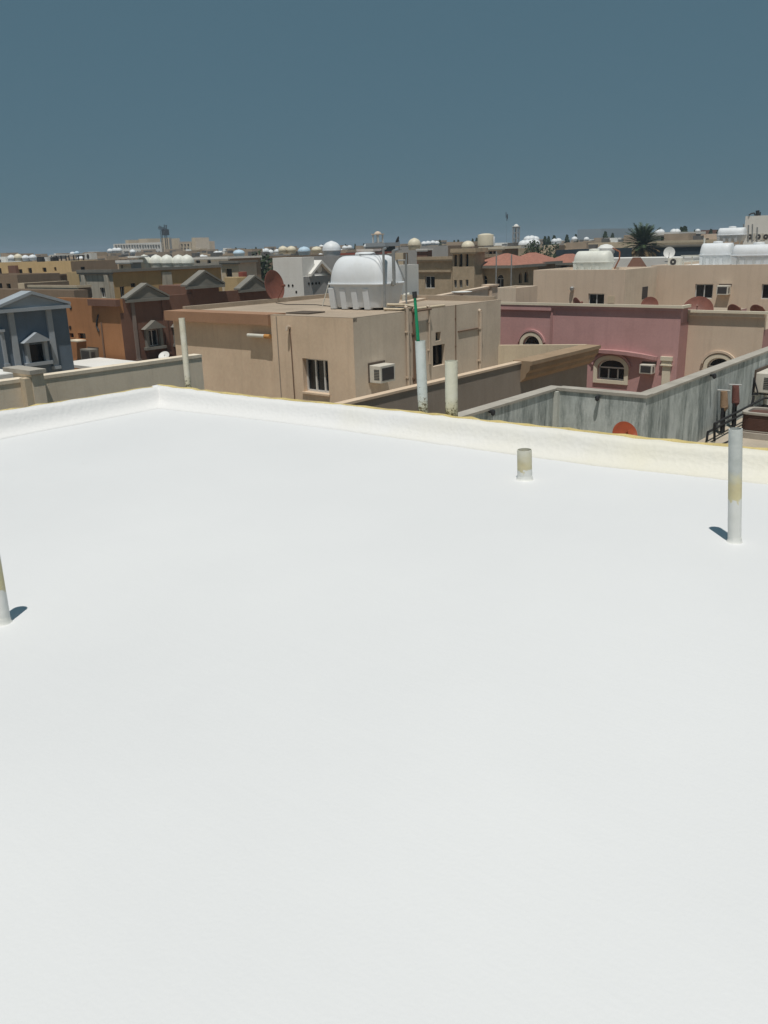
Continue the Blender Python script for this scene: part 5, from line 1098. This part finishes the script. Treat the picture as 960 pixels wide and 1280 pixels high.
# dark spire trees on the skyline
sp = None
for x, y, Y, h, r in ((681.5, 296, 170, 1, 1), (686, 296, 170, 1, .9), (693, 295, 165, 1.05, 1.1), (709, 294, 170, 1, 1), (720, 293.5, 175, .95, .9), (757, 290, 165, 1.15, 1.1), (766, 292, 175, .8, 1), (568, 301, 180, .9, .8), (573, 300.5, 180, .95, .9), (596, 298, 185, .95, .9), (591, 299, 190, .8, .8), (550, 300.5, 180, .9, .8), (432, 306, 190, .7, .6), (444, 305.5, 190, .7, .6), (455, 305, 190, .8, .7), (295, 310, 170, .75, .7), (320, 309.5, 180, .8, .7), (307, 311, 175, .7, .7), (852, 284.5, 150, 1, 1.2), (856.5, 283.5, 150, 1.05, 1.4), (869, 288, 170, .7, 1), (889, 287, 170, .8, 1), (898, 288, 170, .7, 1.1), (341, 312, 190, .7, .7), (403, 306, 190, .7, .7)):
    g = P(x, y, Y); hh_ = (g.z-GROUND); base_ = (g.x, g.y, GROUND)
    if sp is None:
        sp = spire_tree('narrow dark tree among those standing along the skyline', base_, 10, .85, 'narrow dark trees along the skyline'); sp.o.scale = (r, r, hh_/10)
    else: dup(sp.o, base_, (r, r, hh_/10))
# packed far houses filling the quarter out to the horizon
fr_ = random.Random(21)
kinds = [('cream_house', CREAM, 'small cream house in the packed far rows under the skyline'), ('tan_house', TAN, 'small tan house in the packed far rows under the skyline'), ('white_house', WHITEW, 'small white house in the packed far rows under the skyline'), ('grey_house', GREYW, 'small grey house in the packed far rows under the skyline'), ('brown_house', BROWN, 'small brown house in the packed far rows under the skyline')]
protos = {}
for nm, mt, lab in kinds:
    T = Thing(nm, lab, 'house', (0, 0, 0), 'packed far %s' % nm.replace('_', ' ')+'s')
    m = MB(); facade(m, 'b', -4.5, -5, 5, 0, 8, [(-3.6, -2.2, 5, 6.6, 'rect'), (-.7, .7, 5, 6.6, 'rect'), (2.2, 3.6, 5, 6.6, 'rect')], .2); facade(m, 'a', 5, -4.5, 4.5, 0, 8, [(-2.5, -1.2, 5, 6.5, 'rect'), (1.2, 2.5, 5, 6.5, 'rect')], .2)
    m.quad((-5, -4.5, 0), (-5, 4.5, 0), (-5, 4.5, 8), (-5, -4.5, 8)); m.quad((-5, 4.5, 0), (5, 4.5, 0), (5, 4.5, 8), (-5, 4.5, 8)); m.build('wall', mt, T)
    m = MB(); m.quad((-5, -4.5, 7.7), (5, -4.5, 7.7), (5, 4.5, 7.7), (-5, 4.5, 7.7)); m.box(-2, 1, 1, 3.5, 7.705, 9.0); m.build('roof', ROOFB if mt is not WHITEW else ROOFW, T)
    m = MB()
    for op in ((-3.6, -2.2), (-.7, .7), (2.2, 3.6)): m.poly([(op[0], -4.5+.19, 5), (op[1], -4.5+.19, 5), (op[1], -4.5+.19, 6.6), (op[0], -4.5+.19, 6.6)])
    for op in ((-2.5, -1.2), (1.2, 2.5)): m.poly([(5-.19, op[0], 5), (5-.19, op[1], 5), (5-.19, op[1], 6.5), (5-.19, op[0], 6.5)])
    m.build('window_panes', HOLE, T); 
    for bx, by in ((-3.6, -3), (2.6, -2.2)): MB().box(bx, bx+1.0, by, by+.8, 7.705, 8.7).build('air_unit', mat('grey roof unit', (.16, .155, .15), .8, .2), T)
    m = MB(); m.box(-5, 5, -4.5, -4.3, 7.7, 8.25); m.box(4.8, 5, -4.298, 4.5, 7.7, 8.25); m.build('parapet', mt, T); protos[nm] = [T.o, False]
placed = 0; nt_ = 0
for Y in (112, 126, 142, 160, 182, 205, 235, 270, 320, 380, 460, 560, 700):
    nx = 12 if Y < 250 else 17
    for i in range(nx):
        x = -25 + 1010*(i+fr_.uniform(.1, .9))/nx
        hy = 308-.029*(x-480); z = fr_.uniform(-.2, 1.1) if Y < 200 else fr_.uniform(-.3, 1.5)
        d = ray(x, hy); w = O+d*(Y/d.y); g = grid(w)
        nm = fr_.choices([k[0] for k in kinds], (5, 4, 4, 2, 2))[0]; o = protos[nm]
        s = (8.0+z+.05-.6)/8.0
        scl = (fr_.uniform(.7, 1.25), fr_.uniform(.7, 1.2), (7.6+z)/8.0)
        if not o[1]:
            o[0].location = world((g.x, g.y, GROUND)); o[0].scale = scl; o[1] = True
        else: dup(o[0], (g.x, g.y, GROUND), scl, spin=fr_.choice((0, 0, 0, PI/2)))
        placed += 1
        if fr_.random() < .4 and nt_ < 60 and Y > 120:
            for k in range(fr_.choice((1, 2, 2, 3))):
                dup(sk.o, (g.x+fr_.uniform(-3.5, 3.5), g.y+fr_.uniform(-3, 3), GROUND+7.7*scl[2]), fr_.uniform(.7, 1.0)); nt_ += 1

# ================================================================== hazy air
hz = MB().box(-1400, 1500, -900, 1500, GROUND-1, 14).build('haze', None or bpy.data.materials.new('dusty air'), None, (0, 0, 0)); hz['kind'] = 'stuff'
hm = hz.data.materials[0]; hm.use_nodes = True; hm.node_tree.nodes.clear(); ho = hm.node_tree.nodes.new('ShaderNodeOutputMaterial'); hv = hm.node_tree.nodes.new('ShaderNodeVolumePrincipled')
hv.inputs['Color'].default_value = (.70, .85, 1, 1); hv.inputs['Density'].default_value = .0007; hv.inputs['Anisotropy'].default_value = .2; hm.node_tree.links.new(hv.outputs[0], ho.inputs['Volume'])
# ================================================================== light, sky, camera
SUN_EL = math.radians(71.5)
sdir = Vector((.14, .99, 0)).normalized()                      # direction in which shadows fall
L_ = bpy.data.lights.new('sun', 'SUN'); L_.energy = 3.25; L_.angle = math.radians(.55); L_.color = (1, .955, .89)
so = bpy.data.objects.new('sun', L_); COL.objects.link(so)
to = Vector((sdir.x*math.cos(SUN_EL), sdir.y*math.cos(SUN_EL), -math.sin(SUN_EL)))
so.rotation_euler = to.to_track_quat('-Z', 'Y').to_euler()
wd = bpy.data.worlds.new('World'); sc.world = wd; wd.use_nodes = True; N, L = wd.node_tree.nodes, wd.node_tree.links
bg = N['Background']; sky = N.new('ShaderNodeTexSky'); sky.sky_type = 'NISHITA'; sky.sun_disc = False; sky.sun_elevation = SUN_EL
sky.sun_rotation = math.atan2(-sdir.x, -sdir.y); sky.air_density = 1.0; sky.dust_density = .1; sky.ozone_density = 3.0; sky.altitude = 0
hs = N.new('ShaderNodeHueSaturation'); hs.inputs['Saturation'].default_value = .7; hs.inputs['Value'].default_value = 1
L.new(sky.outputs['Color'], hs.inputs['Color'])
dm = N.new('ShaderNodeMixRGB'); dm.inputs['Fac'].default_value = .90; dm.inputs['Color2'].default_value = (1.02, 2.14, 2.82, 1)      # even veil of dust in the air
L.new(hs.outputs['Color'], dm.inputs['Color1']); L.new(dm.outputs['Color'], bg.inputs['Color']); bg.inputs['Strength'].default_value = .06
cam = bpy.data.cameras.new('camera'); co = bpy.data.objects.new('camera', cam); COL.objects.link(co); sc.camera = co
cam.sensor_fit = 'VERTICAL'; cam.sensor_height = 36; cam.sensor_width = 27; cam.lens = F/1280*36; cam.clip_start = .05; cam.clip_end = 9000
M3 = Matrix((RT, UP, -FW)).transposed(); co.matrix_world = Matrix.Translation(O) @ M3.to_4x4()
vs = sc.view_settings; vs.view_transform = 'Standard'; vs.look = 'None'; vs.exposure = .09; vs.gamma = 1; vs.use_curve_mapping = False
for o in sc.objects:
    if '_o' in o: del o['_o']
